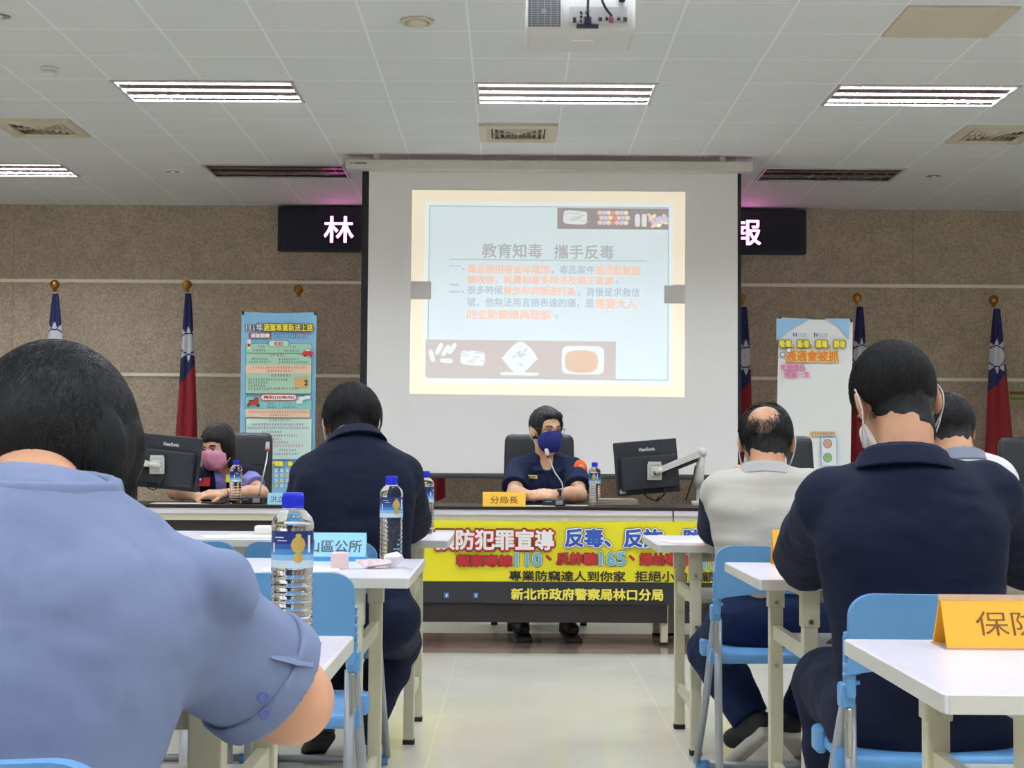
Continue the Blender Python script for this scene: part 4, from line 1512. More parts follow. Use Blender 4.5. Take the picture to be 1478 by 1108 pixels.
# ------------------------------------------------------------------ blue folding chairs
def folding_chair(x, y, label, rz=0.0):
    t = thing('folding_chair', (x, y, 0), label, 'folding chair', 'sky blue folding chairs', rz=rz)
    b = BM()
    n, mz = 32, 10
    g = {}
    for i in range(n + 1):
        u = math.sin(math.pi * (i / n - .5))
        for j in range(mz + 1):
            v = j / mz
            z = .615 + .165 * v - .035 * (1 - u * u) * (1 - v) * -1 * .6 - .045 * (1 - math.sqrt(max(0, 1 - (max(0, abs(u) - .76) / .24) ** 2))) * v ** 3
            yy = -.215 - .05 * (z - .5) / .28 - .03 * (1 - u * u)
            for q, off in ((0, 0.0), (1, .022)):
                g[i, j, q] = b.verts.new((u * .205, yy + off + (.0 if q == 0 else 0), z))
    for i in range(n):
        for j in range(mz):
            b.faces.new((g[i, j, 0], g[i + 1, j, 0], g[i + 1, j + 1, 0], g[i, j + 1, 0]))
            b.faces.new((g[i, j, 1], g[i, j + 1, 1], g[i + 1, j + 1, 1], g[i + 1, j, 1]))
        for j in (0, mz):
            b.faces.new((g[i, j, 0], g[i, j, 1], g[i + 1, j, 1], g[i + 1, j, 0]))
    for j in range(mz):
        for i in (0, n):
            b.faces.new((g[i, j, 0], g[i, j + 1, 0], g[i, j + 1, 1], g[i, j, 1]))
    back = obj('backrest', b, blue, t, 'auto')
    for s in (-1, 1):
        b = BM(); box(b, (s * .196, -.212, .63), (.022, .04, .13), Matrix.Identity(3), bev=.008)
        for k in range(6):
            box(b, (s * .194, -.232 + .003 * k, .70 - k * .021), (.034, .02, .008), Matrix.Rotation(s * .25, 3, 'Y'), bev=.002)
        box(b, (s * .2, -.2, .57), (.03, .045, .05), bev=.006)
        obj('side_bracket', b, blue, back, 'auto')
        b = BM(); tube(b, ((s * .2, -.2, .56), (s * .203, -.02, .3), (s * .203, .24, .03)), .0125, 10); obj('leg', b, grey_tube, t, True)
        b = BM(); tube(b, ((s * .19, -.19, .55), (s * .19, -.2, .3), (s * .19, -.235, .03)), .0125, 10); obj('leg', b, grey_tube, t, True)
        b = BM(); box(b, (s * .2, -.222, .5), (.012, .03, .1), bev=.004); tube(b, ((s * .208, -.222, .51), (s * .2, -.222, .51)), .008, 8); obj('hinge_plate', b, steel, t)
        for yy in (.24, -.235):
            b = BM(); tube(b, ((s * .205, yy, .018), (s * .165, yy, .018)), .018, 10); obj('end_cap', b, blue, t, True)
    for yy in (.24, -.235):
        b = BM(); tube(b, ((-.2, yy, .02), (.2, yy, .02)), .0125, 10); obj('foot_bar', b, grey_tube, t, True)
    b = BM(); box(b, (0, 0, .43), (.39, .39, .034), bev=.012, seg=3)
    for v in b.verts:
        v.co.z -= .012 * (1 - (v.co.x / .2) ** 2) * (1 - (v.co.y / .2) ** 2)
    st_ = obj('seat', b, blue, t, 'auto')
    for s in (-1, 1):
        for yy in (-.12, .08):
            b = BM(); box(b, (s * .2, yy, .43), (.02, .07, .05), bev=.006); obj('seat_bracket', b, blue, st_, 'auto')
    return t


C0 = folding_chair(at(1129, 780, 4.68).x, 4.92, 'blue folding chair under the man in the grey polo shirt')
dup(C0, (at(1330, 880, 3.06).x + .06, 3.31, 0), label='blue folding chair under the broad man in navy at right')
dup(C0, (at(450, 775, 4.75).x, 4.98, 0), label='blue folding chair under the man in navy at left')
dup(C0, (at(240, 775, 4.75).x, 4.98, 0), rz=.05, label='empty blue folding chair left of the man in navy, behind the blue shoulder')
dup(C0, (at(382, 830, 3.5).x, 3.76, 0), label='empty blue folding chair behind the large water bottle')
dup(C0, (at(1400, 780, 4.7).x, 4.92, 0), label='blue folding chair under the man in white, behind the navy shoulders')
dup(C0, (-.56, 1.62, 0), label='blue folding chair under the woman in the light blue shirt')

# ------------------------------------------------------------------ small things on the tables
b = BM()
box(b, (0, 0, .0215), (.044, .05, .043), bev=.002)
t = obj('paper_box', b, mat('box_pink', (226, 198, 196), .7)); t.location = (-.465, 4.16, .7405)
tag(t, 'small pale pink box in front of the pale blue name card', 'box')
rn = random.Random(8)


def crumple(name, loc, s, m, label, cat, seed):
    rn = random.Random(seed)
    b = BM(); bmesh.ops.create_icosphere(b, subdivisions=4, radius=1)
    dirs = [(Vector((rn.gauss(0, 1), rn.gauss(0, 1), rn.gauss(0, 1))).normalized(), rn.uniform(.3, .9)) for _ in range(26)]
    for v in b.verts:
        k = 1.0
        for d, q in dirs:
            k = min(k, q / max(.05, v.co.normalized().dot(d)) if v.co.dot(d) > 0 else k)
        v.co *= max(.35, k)
        v.co = Vector((v.co.x * s[0], v.co.y * s[1], v.co.z * s[2]))
    z = min(v.co.z for v in b.verts)
    for v in b.verts:
        v.co.z -= z
    o = obj(name, b, m); o.location = loc
    return tag(o, label, cat)


crumple('snack_wrapper', (-.375, 4.18, .7405), (.085, .06, .022), mat('wrapper', (226, 200, 200), .4, var=.25, vscale=40), 'crumpled pink and white snack wrapper beside the pink box', 'wrapper', 3)
crumple('tissue', (-.318, 4.2, .7405), (.045, .06, .03), mat('tissue', (232, 230, 230), .8), 'crumpled white tissue at the edge of the second left desk', 'tissue', 5)
crumple('tissue', (-.352, 5.86, .7405), (.05, .045, .03), MATS['tissue'], 'crumpled white tissue at the foot of the bottle beside the man\'s elbow', 'tissue', 6)
crumple('tissue', (-.352, 2.38, .7405), (.04, .05, .022), MATS['tissue'], 'white tissue beside the large water bottle on the nearest left desk', 'tissue', 9)
crumple('orange_fruit', (-.385, 5.83, .545), (.04, .04, .035), mat('orange_skin', (226, 120, 40), .5), 'small orange thing on the shelf under the third left desk', 'fruit', 7)


def sheet_thing(name, x, y, z, w, d, rz, m, label, cat, th=.002):
    b = BM(); box(b, (0, 0, th / 2), (w, d, th))
    o = obj(name, b, m); o.location = (x, y, z); o.rotation_euler = (0, 0, rz)
    return tag(o, label, cat)


sheet_thing('paper_sheet', .69, 5.52, .7405, .26, .2, .2, mat('paper_pinkish', (232, 208, 202), .7, var=.08, vscale=30), 'pinkish printed sheet under the elbow of the man in grey polo', 'paper')
sheet_thing('paper_sheet', -.56, 4.1, .7405, .2, .16, .1, paper, 'printed sheet lying in front of the pale blue name card', 'paper')
sheet_thing('paper_sheet', -1.0, 5.72, .7405, .3, .2, .3, paper, 'white sheet on the third left desk, left of the man in navy', 'paper')
b = BM(); box(b, (0, 0, .018), (.12, .06, .036), bev=.008); o = obj('tissue_pack', b, mat('pack_white', (226, 222, 214), .6)); o.location = (-.92, 5.86, .7405); tag(o, 'small white pack on the third left desk, behind the large bottle', 'tissue pack')
sheet_thing('paper_sheet', .14, 8.6, TOPZ + .0005, .2, .14, .1, paper, 'white paper under the hands of the officer', 'paper')
sheet_thing('paper_sheet', .37, 8.72, TOPZ + .0005, .12, .12, -.2, paper, 'small white slip left of the bottle on the head table', 'paper')
b = BM()
for k in range(3):
    box(b, (.003 * k, 0, .007 + k * .012), (.25 - .01 * k, .2, .011), Matrix.Rotation(.03 * k, 3, 'Z'), bev=.002)
o = obj('document_folder', b, mat('folder_tan', (158, 142, 124), .6)); o.location = (.6, 8.86, TOPZ); tag(o, 'stack of tan folders between the bottle and the right monitor', 'folder')
sheet_thing('paper_sheet', -1.86, 8.68, TOPZ + .0005, .34, .2, .05, paper, 'white papers in front of the woman in the pink mask', 'paper')
b = BM(); box(b, (0, 0, .006), (.13, .07, .009), bev=.003); o = obj('phone', b, black_pl); o.location = (-1.68, 8.62, TOPZ + .002); tag(o, 'dark phone lying on the papers of the pink-masked woman', 'phone')

# ------------------------------------------------------------------ people
skin_l = mat('skin_light', (222, 172, 138), .5, var=.05, vscale=30, sss=.1, bump=.04, bscale=400)
skin_t = mat('skin_tan', (196, 146, 112), .5, var=.06, vscale=30, sss=.1, bump=.04, bscale=400)
hair_k = mat('hair_black', (14, 13, 14), .55, spec=.3, var=.25, vscale=60, bump=.5, bscale=120, stretch=(1, 1, .25))
hair_b = mat('hair_brown_black', (30, 22, 19), .55, spec=.3, var=.25, vscale=60, bump=.5, bscale=120, stretch=(1, 1, .25))
strand_k = mat('strand_dark', (28, 26, 27), .42, spec=.5)
eye_w, eye_d = mat('eye_white', (222, 214, 208), .3), mat('eye_dark', (36, 24, 20), .2)
strap_m = mat('mask_strap', (226, 222, 218), .7)


def cloth(name, rgb, fold=.3, sc=9.0):
    fold *= 1.7
    return mat(name, rgb, .85, var=.06, vscale=5, bump=fold, bscale=sc, bdist=.012, spec=.25, stretch=(.8, .8, 1.5))


def hR(yaw=0, pitch=0, roll=0):
    """Head frame: x to the person's right, y forward, z up; yaw turns right-handed about z, pitch < 0 looks down."""
    return Matrix.Rotation(math.radians(yaw), 3, 'Z') @ Matrix.Rotation(math.radians(pitch), 3, 'X') @ Matrix.Rotation(math.radians(roll), 3, 'Y')


def A(v):
    return np.array(v, float)


def head_ops(c, R, s=1.0, ears=True):
    R_ = A(R)

    def w(x, y, z):
        return A(c) + R_ @ (A((x, y, z)) * s)
    o = [ell(w(0, -.012, .03), A((.074, .094, .086)) * s, R_, .02),
         ell(w(0, .028, -.03), A((.060, .066, .085)) * s, R_, .03),
         ell(w(0, .048, -.085), A((.034, .034, .026)) * s, R_, .03),
         ell(w(0, .09, -.018), A((.013, .02, .03)) * s, R_, .012),
         ell(w(0, .104, -.032), A((.014, .012, .010)) * s, R_, .008),
         ell(w(-.034, .076, -.03), A((.022, .016, .018)) * s, R_, .02), ell(w(.034, .076, -.03), A((.022, .016, .018)) * s, R_, .02),
         ell(w(0, .082, .022), A((.052, .012, .009)) * s, R_, .015),
         ell(w(0, .087, -.068), A((.022, .009, .006)) * s, R_, .006), ell(w(0, .085, -.078), A((.019, .009, .006)) * s, R_, .006),
         ell(w(-.031, .092, .004), A((.014, .012, .008)) * s, R_, .012, sub=True), ell(w(.031, .092, .004), A((.014, .012, .008)) * s, R_, .012, sub=True)]
    if ears:
        for q in (-1, 1):
            E = A(R @ Matrix.Rotation(q * .45, 3, 'Z') @ Matrix.Rotation(.18, 3, 'X'))
            o += [ell(w(q * .083, -.014, -.006), A((.008, .021, .034)) * s, E, .008),
                  ell(w(q * .091, -.006, -.002), A((.005, .011, .019)) * s, E, .005, sub=True)]
    return o


def hand_ops(Wp, fwd, nrm, thumb, curl=.5, spread=.0, k=.006):
    """Palm, four bent fingers of unequal length and a thumb off the palm's side; nrm is the back of the hand, thumb the side it sits on."""
    f = Vector(fwd).normalized()
    n = Vector(nrm)
    n = (n - f * n.dot(f)).normalized()
    s = Vector(thumb)
    s = (s - f * s.dot(f) - n * s.dot(n)).normalized()
    Wp = Vector(Wp)
    R = Matrix((s, f, n)).transposed()
    o = [rbox(Wp + f * .045, (.040, .046, .0135), A(R), .012, .012), ell(Wp + f * .03 + s * .026 - n * .006, (.018, .032, .014), A(R), .014)]
    for i, (off, ln, r) in enumerate(((.029, .068, .0085), (.0095, .077, .009), (-.0105, .071, .0085), (-.029, .055, .0075))):
        p = Wp + f * (.086 - .004 * abs(i - 1)) + s * off
        d = (f + s * off * spread * 10).normalized()
        a = 0
        for j, q in enumerate((.45, .31, .24)):
            a += curl * (.5 if j == 0 else 1.0)
            dd = d * math.cos(a) - n * math.sin(a)
            p2 = p + dd * ln * q
            o.append(cone(p, p2, r * (1 - .08 * j), r * (.93 - .1 * j), k if j else .008))
            p = p2
    p = Wp + f * .022 + s * .036 - n * .006
    d = (s * .75 + f * .65 - n * .25).normalized()
    p2 = p + d * .036
    d2 = (f * .9 + s * .15 - n * .35 * (1 + curl)).normalized()
    o += [cone(p, p2, .0115, .0105, .01), cone(p2, p2 + d2 * .03, .0102, .0085, .005)]
    return o


def torso_ops(Pv, N, SL, SR, bulk=1.0, flip=1):
    r = (SR - SL).normalized()
    u = (N - Pv).normalized()
    r = (r - u * r.dot(u)).normalized()
    f = u.cross(r)
    R = A(Matrix((r, f, u)).transposed())
    H = (N - Pv).length
    k = H / .5

    def w(x, y, z):
        return Pv + r * x + f * y + u * z
    B = bulk
    o = [ell(w(0, 0, .01), (.165 * B, .118 * B, .12), R, .05),
         ell(w(0, .005, .17 * k), (.150 * B, .108 * B, .17 * k), R, .06),
         ell(w(0, -.006, .33 * k), (.165 * B, .112 * B, .18 * k), R, .06),
         cone(w(-.10 * B, -.028, .37 * k), w(-.06, -.03, .24 * k), .06, .06, .06), cone(w(.10 * B, -.028, .37 * k), w(.06, -.03, .24 * k), .06, .06, .06),
         cone(SL.lerp(N, .15), N - u * .045, .052, .058, .06), cone(SR.lerp(N, .15), N - u * .045, .052, .058, .06)]
    return o, (r, f, u)


def person(name, label, J, shirt, trousers=None, skin=skin_l, bulk=1.0, h=.007, sleeve=.72, sleeve_r=1.25, armr=1.0, hs=1.0, shirt_infl=.014,
           wr=((.0035, (9, 9, 22), 1), (.0025, (26, 26, 50), 2)), head_yaw=0, head_pitch=0, head_roll=0, hands=None, shoe=None, sock=None, collar=None,
           extra_body=(), extra_shirt=(), hem=None, smooth=2):
    """J: joints P pelvis, N neck base, H head centre, SL SR shoulders, EL ER elbows, WL WR wrists, KL KR knees, AL AR ankles, TL TR toes."""
    J = {k: Vector(v) for k, v in J.items()}
    R = hR(head_yaw, head_pitch, head_roll)
    tor, fr = torso_ops(J['P'], J['N'], J['SL'], J['SR'], bulk)
    r, f, u = fr
    body = list(tor)
    hb = J['H'] + R @ Vector((0, -.03, -.05)) * hs
    body += head_ops(J['H'], R, hs)
    body += [cone(J['N'] - u * .03, hb, .060, .054 * hs, .03)]
    arms = {}
    for s in 'LR':
        S_, E_, W_ = J['S' + s], J['E' + s], J['W' + s]
        body += [cone(S_, E_, .052 * armr, .041 * armr, .03), cone(E_, E_.lerp(W_, .35), .042 * armr, .043 * armr, .02), cone(E_.lerp(W_, .35), W_, .043 * armr, .027, .02)]
        if hands and s in hands:
            body += hand_ops(W_, *hands[s])
        else:
            d = (W_ - E_).normalized()
            body += hand_ops(W_, d, (0, 0, 1), (1 if s == 'L' else -1) * r, .25)
    hips = {'L': J['P'] - r * .085, 'R': J['P'] + r * .085}
    legs = []
    for s in 'LR':
        K_, A_ = J['K' + s], J['A' + s]
        legs += [cone(hips[s], K_, .088 * bulk, .062, .04), cone(K_, K_.lerp(A_, .35), .060, .058, .03), cone(K_.lerp(A_, .35), A_, .058, .040, .03)]
        T_ = J['T' + s]
        body += [cone(A_, A_ + (T_ - A_) * .5 - Vector((0, 0, .012)), .032, .024, .02)]
    body += legs + list(extra_body)
    base = Vector((J['P'].x, J['P'].y, 0))
    o = sdf(name, body, skin, None, h, 0.0, smooth=smooth, origin=base)
    tag(o, label, 'person')
    sh = list(tor)
    for s in 'LR':
        S_, E_ = J['S' + s], J['E' + s]
        d = (E_ - S_)
        cp = S_ + d * sleeve
        sh += [cone(S_, S_ + d * (sleeve + .1), .054 * armr, .046 * armr * sleeve_r, .035, clip=(cp, d))]
    sh += list(extra_shirt)
    so = sdf('shirt', sh, shirt, o, h, shirt_infl, noise=wr, smooth=smooth, clips=[hem] if hem else ())
    if trousers is not None:
        tr = [ell(J['P'] + u * .0, (.165 * bulk, .122 * bulk, .12), A(Matrix((r, f, u)).transposed()), .05)]
        for s in 'LR':
            K_, A_ = J['K' + s], J['A' + s]
            tr += [cone(hips[s], K_, .09 * bulk, .066, .045), cone(K_, K_.lerp(A_, .4), .066, .064, .03), cone(K_.lerp(A_, .4), A_, .064, .058, .03, clip=(A_ - (A_ - K_).normalized() * .02, A_ - K_))]
        sdf('trousers', tr, trousers, o, max(h, .008), .012, noise=((.005, (10, 10, 18), 4), (.003, (30, 30, 40), 6)))
    if shoe is not None:
        for s in 'LR':
            A_, T_ = J['A' + s], J['T' + s]
            d = (T_ - A_)
            hd = Vector((d.x, d.y, 0)).normalized()
            sole = shoe[1]
            ft = d.normalized()
            sd = ft.cross(Vector((0, 0, 1))).normalized()
            up = sd.cross(ft)
            Rf = A(Matrix((sd, ft, up)).transposed())
            m = A_.lerp(T_, .5)
            heel = A_ - ft * .03
            so2 = sdf('shoe', [cone(A_ + up * .01, A_ - up * .03, .042, .042, .02), cone(heel - up * .03, T_ - ft * .03, .042, .034, .03, clip=(m - up * .05, -up))], shoe[0], o, .006)
            sdf('sole', [rbox(heel.lerp(T_, .5) - up * .058, (.046, (T_ - heel).length / 2 + .02, .017), Rf, .015, .01)], sole, so2, .005)
            if sock is not None:
                sdf('sock', [cone(A_ + (J['K' + s] - A_).normalized() * .10, A_, .047, .043, .01)], sock, o, .006)
    if collar:
        cc = J['N'] + u * collar.get('up', .02) + f * collar.get('fwd', .01)
        ax_ = (u * .8 + (hb - J['N']).normalized() * .6).normalized()
        r2 = (r - ax_ * r.dot(ax_)).normalized()
        RC = A(Matrix((r2, ax_.cross(r2), ax_)).transposed())
        cops = [band(cc, RC, collar.get('rx', .068), collar.get('ry', .066), collar.get('h', .042), .010, collar.get('fl', .014), .003),
                band(cc - ax_ * .006, RC, collar.get('rx', .068) + .01, collar.get('ry', .066) + .01, collar.get('h', .042) - .004, .010, .022, .006)]
        sdf('collar', cops, collar.get('m', shirt), so, .0035, 0, noise=((.0015, (9, 9, 9), 3),), smooth=2, clips=collar.get('clips', ()))
    return o, so, R, fr


def hair_cap(o, c, R, m, s=1.0, thick=.014, h=.005, nape=-.062, side=-.02, front=.05, fore=.045, noise=((.004, (60, 60, 22), 8), (.003, (140, 140, 40), 9)), extra=(), subs=(), clips=(), name='hair', earcut=True):
    """Short hair over the skull: cut away from the face, the ears and the neck."""
    R_ = A(R)

    def w(x, y, z):
        return A(c) + R_ @ (A((x, y, z)) * s)
    ops = [ell(w(0, -.013, .031), A((.074 + thick * .8, .094 + thick, .086 + thick)) * s, R_, .02)] + list(extra)
    ops += [rbox(w(0, .13, -.12 + front), A((.12, .13 - fore + .0, .12)) * s, R_, .03, .02, sub=True)]
    for q in (-1, 1) if earcut else ():
        ops += [ell(w(q * .092, -.004, -.028), A((.032, .046, .040)) * s, R_, .012, sub=True)]
    ops += list(subs)
    if earcut and nape < -.07:
        ops.append(cone(w(0, -.034, -.03), w(0, -.032, -.085), .058 * s, .047 * s, .02))
    n1 = R @ Vector((0, -.35, -1))
    cl = [(w(0, -.08, nape), n1)] + list(clips)
    return sdf(name, ops, m, o, h, 0, noise=noise, clips=cl, smooth=1)


def strands(o, c, R, rad, n, steps, ln, m, crown=(0, -.55, .85), keep=None, seed=1, r=.0006, lift=.002, drop=0.0, ctr=(0, -.013, .031), wave=.002, name='hair_strands', s=1.0):
    """Fine hairs that run from the crown down over an ellipsoid; past its equator they hang by 'drop'."""
    rn = np.random.RandomState(seed)
    rad = A(rad) * s
    cw = A(crown) / np.linalg.norm(crown)
    d = rn.normal(size=(n * 3, 3))
    d /= np.linalg.norm(d, axis=1)[:, None]
    if keep is not None:
        d = d[keep(d)]
    d = d[:n]
    n = len(d)
    P0 = d.copy()
    pts = [P0]
    hang = np.zeros(n)
    jit = rn.normal(size=(n, 3)) * .38
    for k in range(steps):
        t = P0 - cw
        t = t + jit
        t -= P0 * (t * P0).sum(1)[:, None]
        t /= np.maximum(np.linalg.norm(t, axis=1), 1e-6)[:, None]
        P0 = P0 + t * ln / steps / rad.mean()
        P0 /= np.linalg.norm(P0, axis=1)[:, None]
        pts.append(P0)
    ph = rn.uniform(0, 6.28, n)
    L = []
    for k, p in enumerate(pts):
        v = p * (rad + lift * (1 + .6 * rn.rand()))
        w_ = np.sin(ph + k * .9)[:, None] * wave
        L.append(v + np.cross(p, cw) * w_)
    L = np.stack(L, 1)  # n, steps+1, 3
    Wd = (L + A(ctr) * s) @ A(R).T + A(c)
    if drop:
        base = Wd[:, -1]
        cz = (A(R) @ (A(ctr) * s) + A(c))
        low = (base[:, 2] < cz[2] + .01) & (np.abs(base[:, 0] - cz[0]) > .055)
        ext = []
        out = base.copy()
        for k in range(1, 5):
            q = out.copy()
            q[:, 2] -= drop * k / 4 * low
            q[:, :2] += (rn.normal(size=(n, 2)) * .0015)
            ext.append(q)
        Wd = np.concatenate([Wd, np.stack(ext, 1)], 1)
    steps1 = Wd.shape[1]
    # triangular tubes
    T = np.gradient(Wd, axis=1)
    T /= np.maximum(np.linalg.norm(T, axis=2), 1e-9)[..., None]
    Nn = Wd - (A(c) + A(R) @ (A(ctr) * s))
    Nn -= T * (Nn * T).sum(2)[..., None]
    Nn /= np.maximum(np.linalg.norm(Nn, axis=2), 1e-9)[..., None]
    Bn = np.cross(T, Nn)
    taper = np.linspace(1, .45, steps1)[None, :, None] * r
    rings = [Wd + (Nn * math.cos(a) + Bn * math.sin(a)) * taper for a in (math.pi / 2, math.pi * 7 / 6, math.pi * 11 / 6)]
    V = np.stack(rings, 2).reshape(-1, 3)
    i0 = (np.arange(n)[:, None] * steps1 + np.arange(steps1 - 1)[None, :]).ravel() * 3
    Q = np.concatenate([np.stack([i0 + a, i0 + b, i0 + 3 + b, i0 + 3 + a], 1) for a, b in ((0, 1), (1, 2), (2, 0))])
    me = bpy.data.meshes.new(name)
    me.vertices.add(len(V))
    me.vertices.foreach_set('co', V.astype(np.float32).ravel())
    me.loops.add(len(Q) * 4)
    me.loops.foreach_set('vertex_index', Q.astype(np.int32).ravel())
    me.polygons.add(len(Q))
    me.polygons.foreach_set('loop_start', np.arange(0, len(Q) * 4, 4, dtype=np.int32))
    me.polygons.foreach_set('loop_total', np.full(len(Q), 4, np.int32))
    me.update(calc_edges=True)
    me.transform(wm(o).inverted())
    return link(name, me, m, o, True)


def face_mask(o, c, R, m, s=1.0, h=.004, pleats=True):
    R_ = A(R)

    def w(x, y, z):
        return A(c) + R_ @ (A((x, y, z)) * s)
    ops = [ell(w(0, .034, -.05), A((.069, .075, .074)) * s, R_, .03), ell(w(0, .094, -.03), A((.030, .028, .05)) * s, R_, .03), ell(w(0, .06, -.09), A((.045, .036, .03)) * s, R_, .03)] + [ell(w(q * .024, .074, -.028), A((.032, .026, .036)) * s, R_, .02) for q in (-1, 1)]
    cl = [(w(0, .028, 0), R @ Vector((0, -1, .1))), (w(0, .1, .0), R @ Vector((0, -.25, 1))), (w(0, 0, -.118), R @ Vector((0, 0, -1)))]
    mk = sdf('face_mask', ops, m, o, h, 0, clips=cl, smooth=1, noise=((.002, (30, 30, 90), 3),))
    for q in (-1, 1):
        for z0, z1 in ((-.02, .012), (-.09, -.03)):
            b = BM()
            tube(b, curve_pts([w(q * .064, .03, z0), w(q * .082, .0, (z0 + z1) / 2 + .005), w(q * .09, -.03, z1 + .004)]), .0016, 6)
            obj('ear_loop', b, strap_m, mk, True, world=True)
    return mk


def strap_behind(o, c, R, s=1.0, side=(-1, 1)):
    R_ = A(R)
    for q in side:
        b = BM()
        tube(b, curve_pts([A(c) + R_ @ (A(p) * s) for p in ((q * .074, .05, -.07), (q * .082, .012, -.05), (q * .089, -.028, -.03), (q * .092, -.038, .0), (q * .088, -.026, .028), (q * .078, .0, .03))]), .0016, 6)
        obj('mask_strap', b, strap_m, o, True, world=True)


def eyes(o, c, R, s=1.0, brow=True, m=hair_k):
    for q in (-1, 1):
        p = Vector(c) + R @ (Vector((q * .031, .0785, .002)) * s)
        b = BM(); bmesh.ops.create_uvsphere(b, u_segments=16, v_segments=10, radius=.011 * s); bmesh.ops.translate(b, vec=p, verts=b.verts)
        ey = obj('eye', b, eye_w, o, True, world=True)
        b = BM(); bmesh.ops.create_uvsphere(b, u_segments=14, v_segments=8, radius=.007 * s); bmesh.ops.translate(b, vec=p + R @ Vector((0, .0055, -.001)) * s, verts=b.verts)
        obj('iris', b, eye_d, ey, True, world=True)
        b = BM()
        tube(b, curve_pts([Vector(c) + R @ (Vector(v) * s) for v in ((q * .013, .094, .022), (q * .03, .095, .028), (q * .05, .082, .022))]), [.003] * 12 + [.0015], 6)
        obj('eyebrow', b, m, o, True, world=True)
        b = BM()
        tube(b, curve_pts([Vector(c) + R @ (Vector(v) * s) for v in ((q * .017, .09, .004), (q * .031, .0935, .0105), (q * .045, .084, .004))]), .0016, 6)
        obj('eyelid', b, m, o, True, world=True)


navy = cloth('navy_shirt', (17, 23, 46))
navy2 = cloth('navy_polo', (16, 22, 43))
jeans = cloth('dark_jeans', (20, 34, 66), .3, 14)
navy_tr = cloth('navy_trousers', (18, 24, 46), .3, 10)

# --- the broad man in navy at right, back to the camera
Hc = at(1291, 583, 3.42)
J = dict(P=at(1332, 1040, 3.3), N=at(1306, 678, 3.3), H=Hc, SL=at(1196, 728, 3.36), SR=at(1424, 718, 3.36), EL=at(1160, 818, 3.88), ER=at(1496, 820, 3.8),
         WL=at(1232, 815, 4.08), WR=at(1420, 812, 4.1), KL=at(1196, 985, 3.72), KR=at(1440, 985, 3.72), AL=(.82, 3.72, .1), AR=(1.12, 3.72, .1), TL=(.80, 3.92, .068), TR=(1.14, 3.92, .068))
o, so, R, fr = person('person', 'broad man in dark navy shirt with cropped black hair, back turned, at right', J, navy, navy_tr, skin_t, bulk=1.12, h=.006, sleeve=.8, sleeve_r=1.35, armr=1.15, hs=1.08,
                      head_yaw=8, head_pitch=-28, head_roll=-6, shoe=(black_pl, rubber), collar=dict(rx=.078, ry=.074, h=.05, up=.02, fwd=.008, fl=.016))
hair_cap(o, J['H'], R, mat('hair_cropped', (15, 14, 14), .6, var=.3, vscale=70, bump=.5, bscale=260), 1.08, thick=.008, h=.0045, nape=-.086, front=.07, noise=((.003, (50, 50, 50), 8), (.0015, (160, 160, 160), 9)))
strands(o, J['H'], R, (.0745, .0955, .0885), 5200, 4, .02, strand_k, seed=3, r=.00055, lift=.008, s=1.08, keep=lambda d: (d[:, 2] > -.62 + .3 * d[:, 1]) & (d[:, 1] < .55) & ~((np.abs(d[:, 0]) > .8) & (d[:, 2] < -.1) & (d[:, 1] > -.3)))
strap_behind(o, J['H'], R, 1.08)
face_mask(o, J['H'], R, strap_m, 1.08, .006)
# yoke seam across the back of the shirt
r, f, u = fr
b = BM()
tube(b, curve_pts([J['SL'].lerp(J['N'], .0) - f * .05 - u * .01, J['SL'].lerp(J['N'], .55) - f * .105 - u * .055, J['N'] - f * .112 - u * .085, J['SR'].lerp(J['N'], .55) - f * .105 - u * .055, J['SR'] - f * .05 - u * .01]), .002, 6)
obj('yoke_seam', b, navy, so, True, world=True)

# --- the man in the grey polo
polo = cloth('grey_polo', (184, 179, 168), .15, 8)
navy_slv = cloth('navy_sleeve', (26, 34, 62))
J = dict(P=at(1112, 892, 4.97), N=at(1106, 686, 5.02), H=at(1105, 640, 5.10), SL=at(1044, 716, 5.05), SR=at(1172, 710, 5.05), EL=at(1034, 776, 5.42), ER=at(1186, 782, 5.45),
         WL=at(1066, 682, 5.38), WR=at(1130, 782, 5.62), KL=at(1026, 940, 5.34), KR=at(1200, 940, 5.36), AL=at(1086, 1040, 5.22), AR=at(1148, 1042, 5.28), TL=at(1050, 1072, 5.3), TR=at(1166, 1066, 5.42))
hd = {'L': ((.45, -.6, .5), (-.8, .2, .6), (0, .5, .8), .7)}
o, so, R, fr = person('person', 'balding man in pale grey polo with navy sleeves, back turned, hand at his face', J, polo, jeans, skin_t, bulk=1.05, h=.007, sleeve=.1, armr=1.08, hs=1.04, hem=((0, 0, .63), (0, 0, -1)),
                      head_yaw=-4, head_pitch=-22, hands=hd, shoe=(mat('shoe_black', (26, 26, 30), .6), mat('sole_white', (206, 200, 188), .6)), sock=mat('sock_grey', (172, 170, 166), .8),
                      collar=dict(rx=.070, ry=.068, h=.042, up=.014, fwd=.008, fl=.012, m=mat('polo_collar', (166, 164, 160), .8)), wr=((.009, (4, 4, 20), 11), (.004, (10, 10, 44), 12)))
for s in 'LR':
    S_, E_ = J['S' + s], J['E' + s]
    d = E_ - S_
    sv = sdf('sleeve', [cone(S_ + d * -.02, S_ + d * .82, .062, .060, .02, clip=[(S_ + d * .7, d), (S_ + d * .04, -d)])], navy_slv, so, .006, .015, noise=((.003, (20, 20, 30), 3),))
    dn = d.normalized()
    Rr = A(Matrix((dn.orthogonal().normalized(), dn.cross(dn.orthogonal().normalized()), dn)).transposed())
    sdf('cuff_trim', [band(S_ + d * .7, Rr, .070, .070, .012, .006)], mat('trim_white', (214, 208, 204), .7), sv, .004)
crown = (0, -.075, .095)
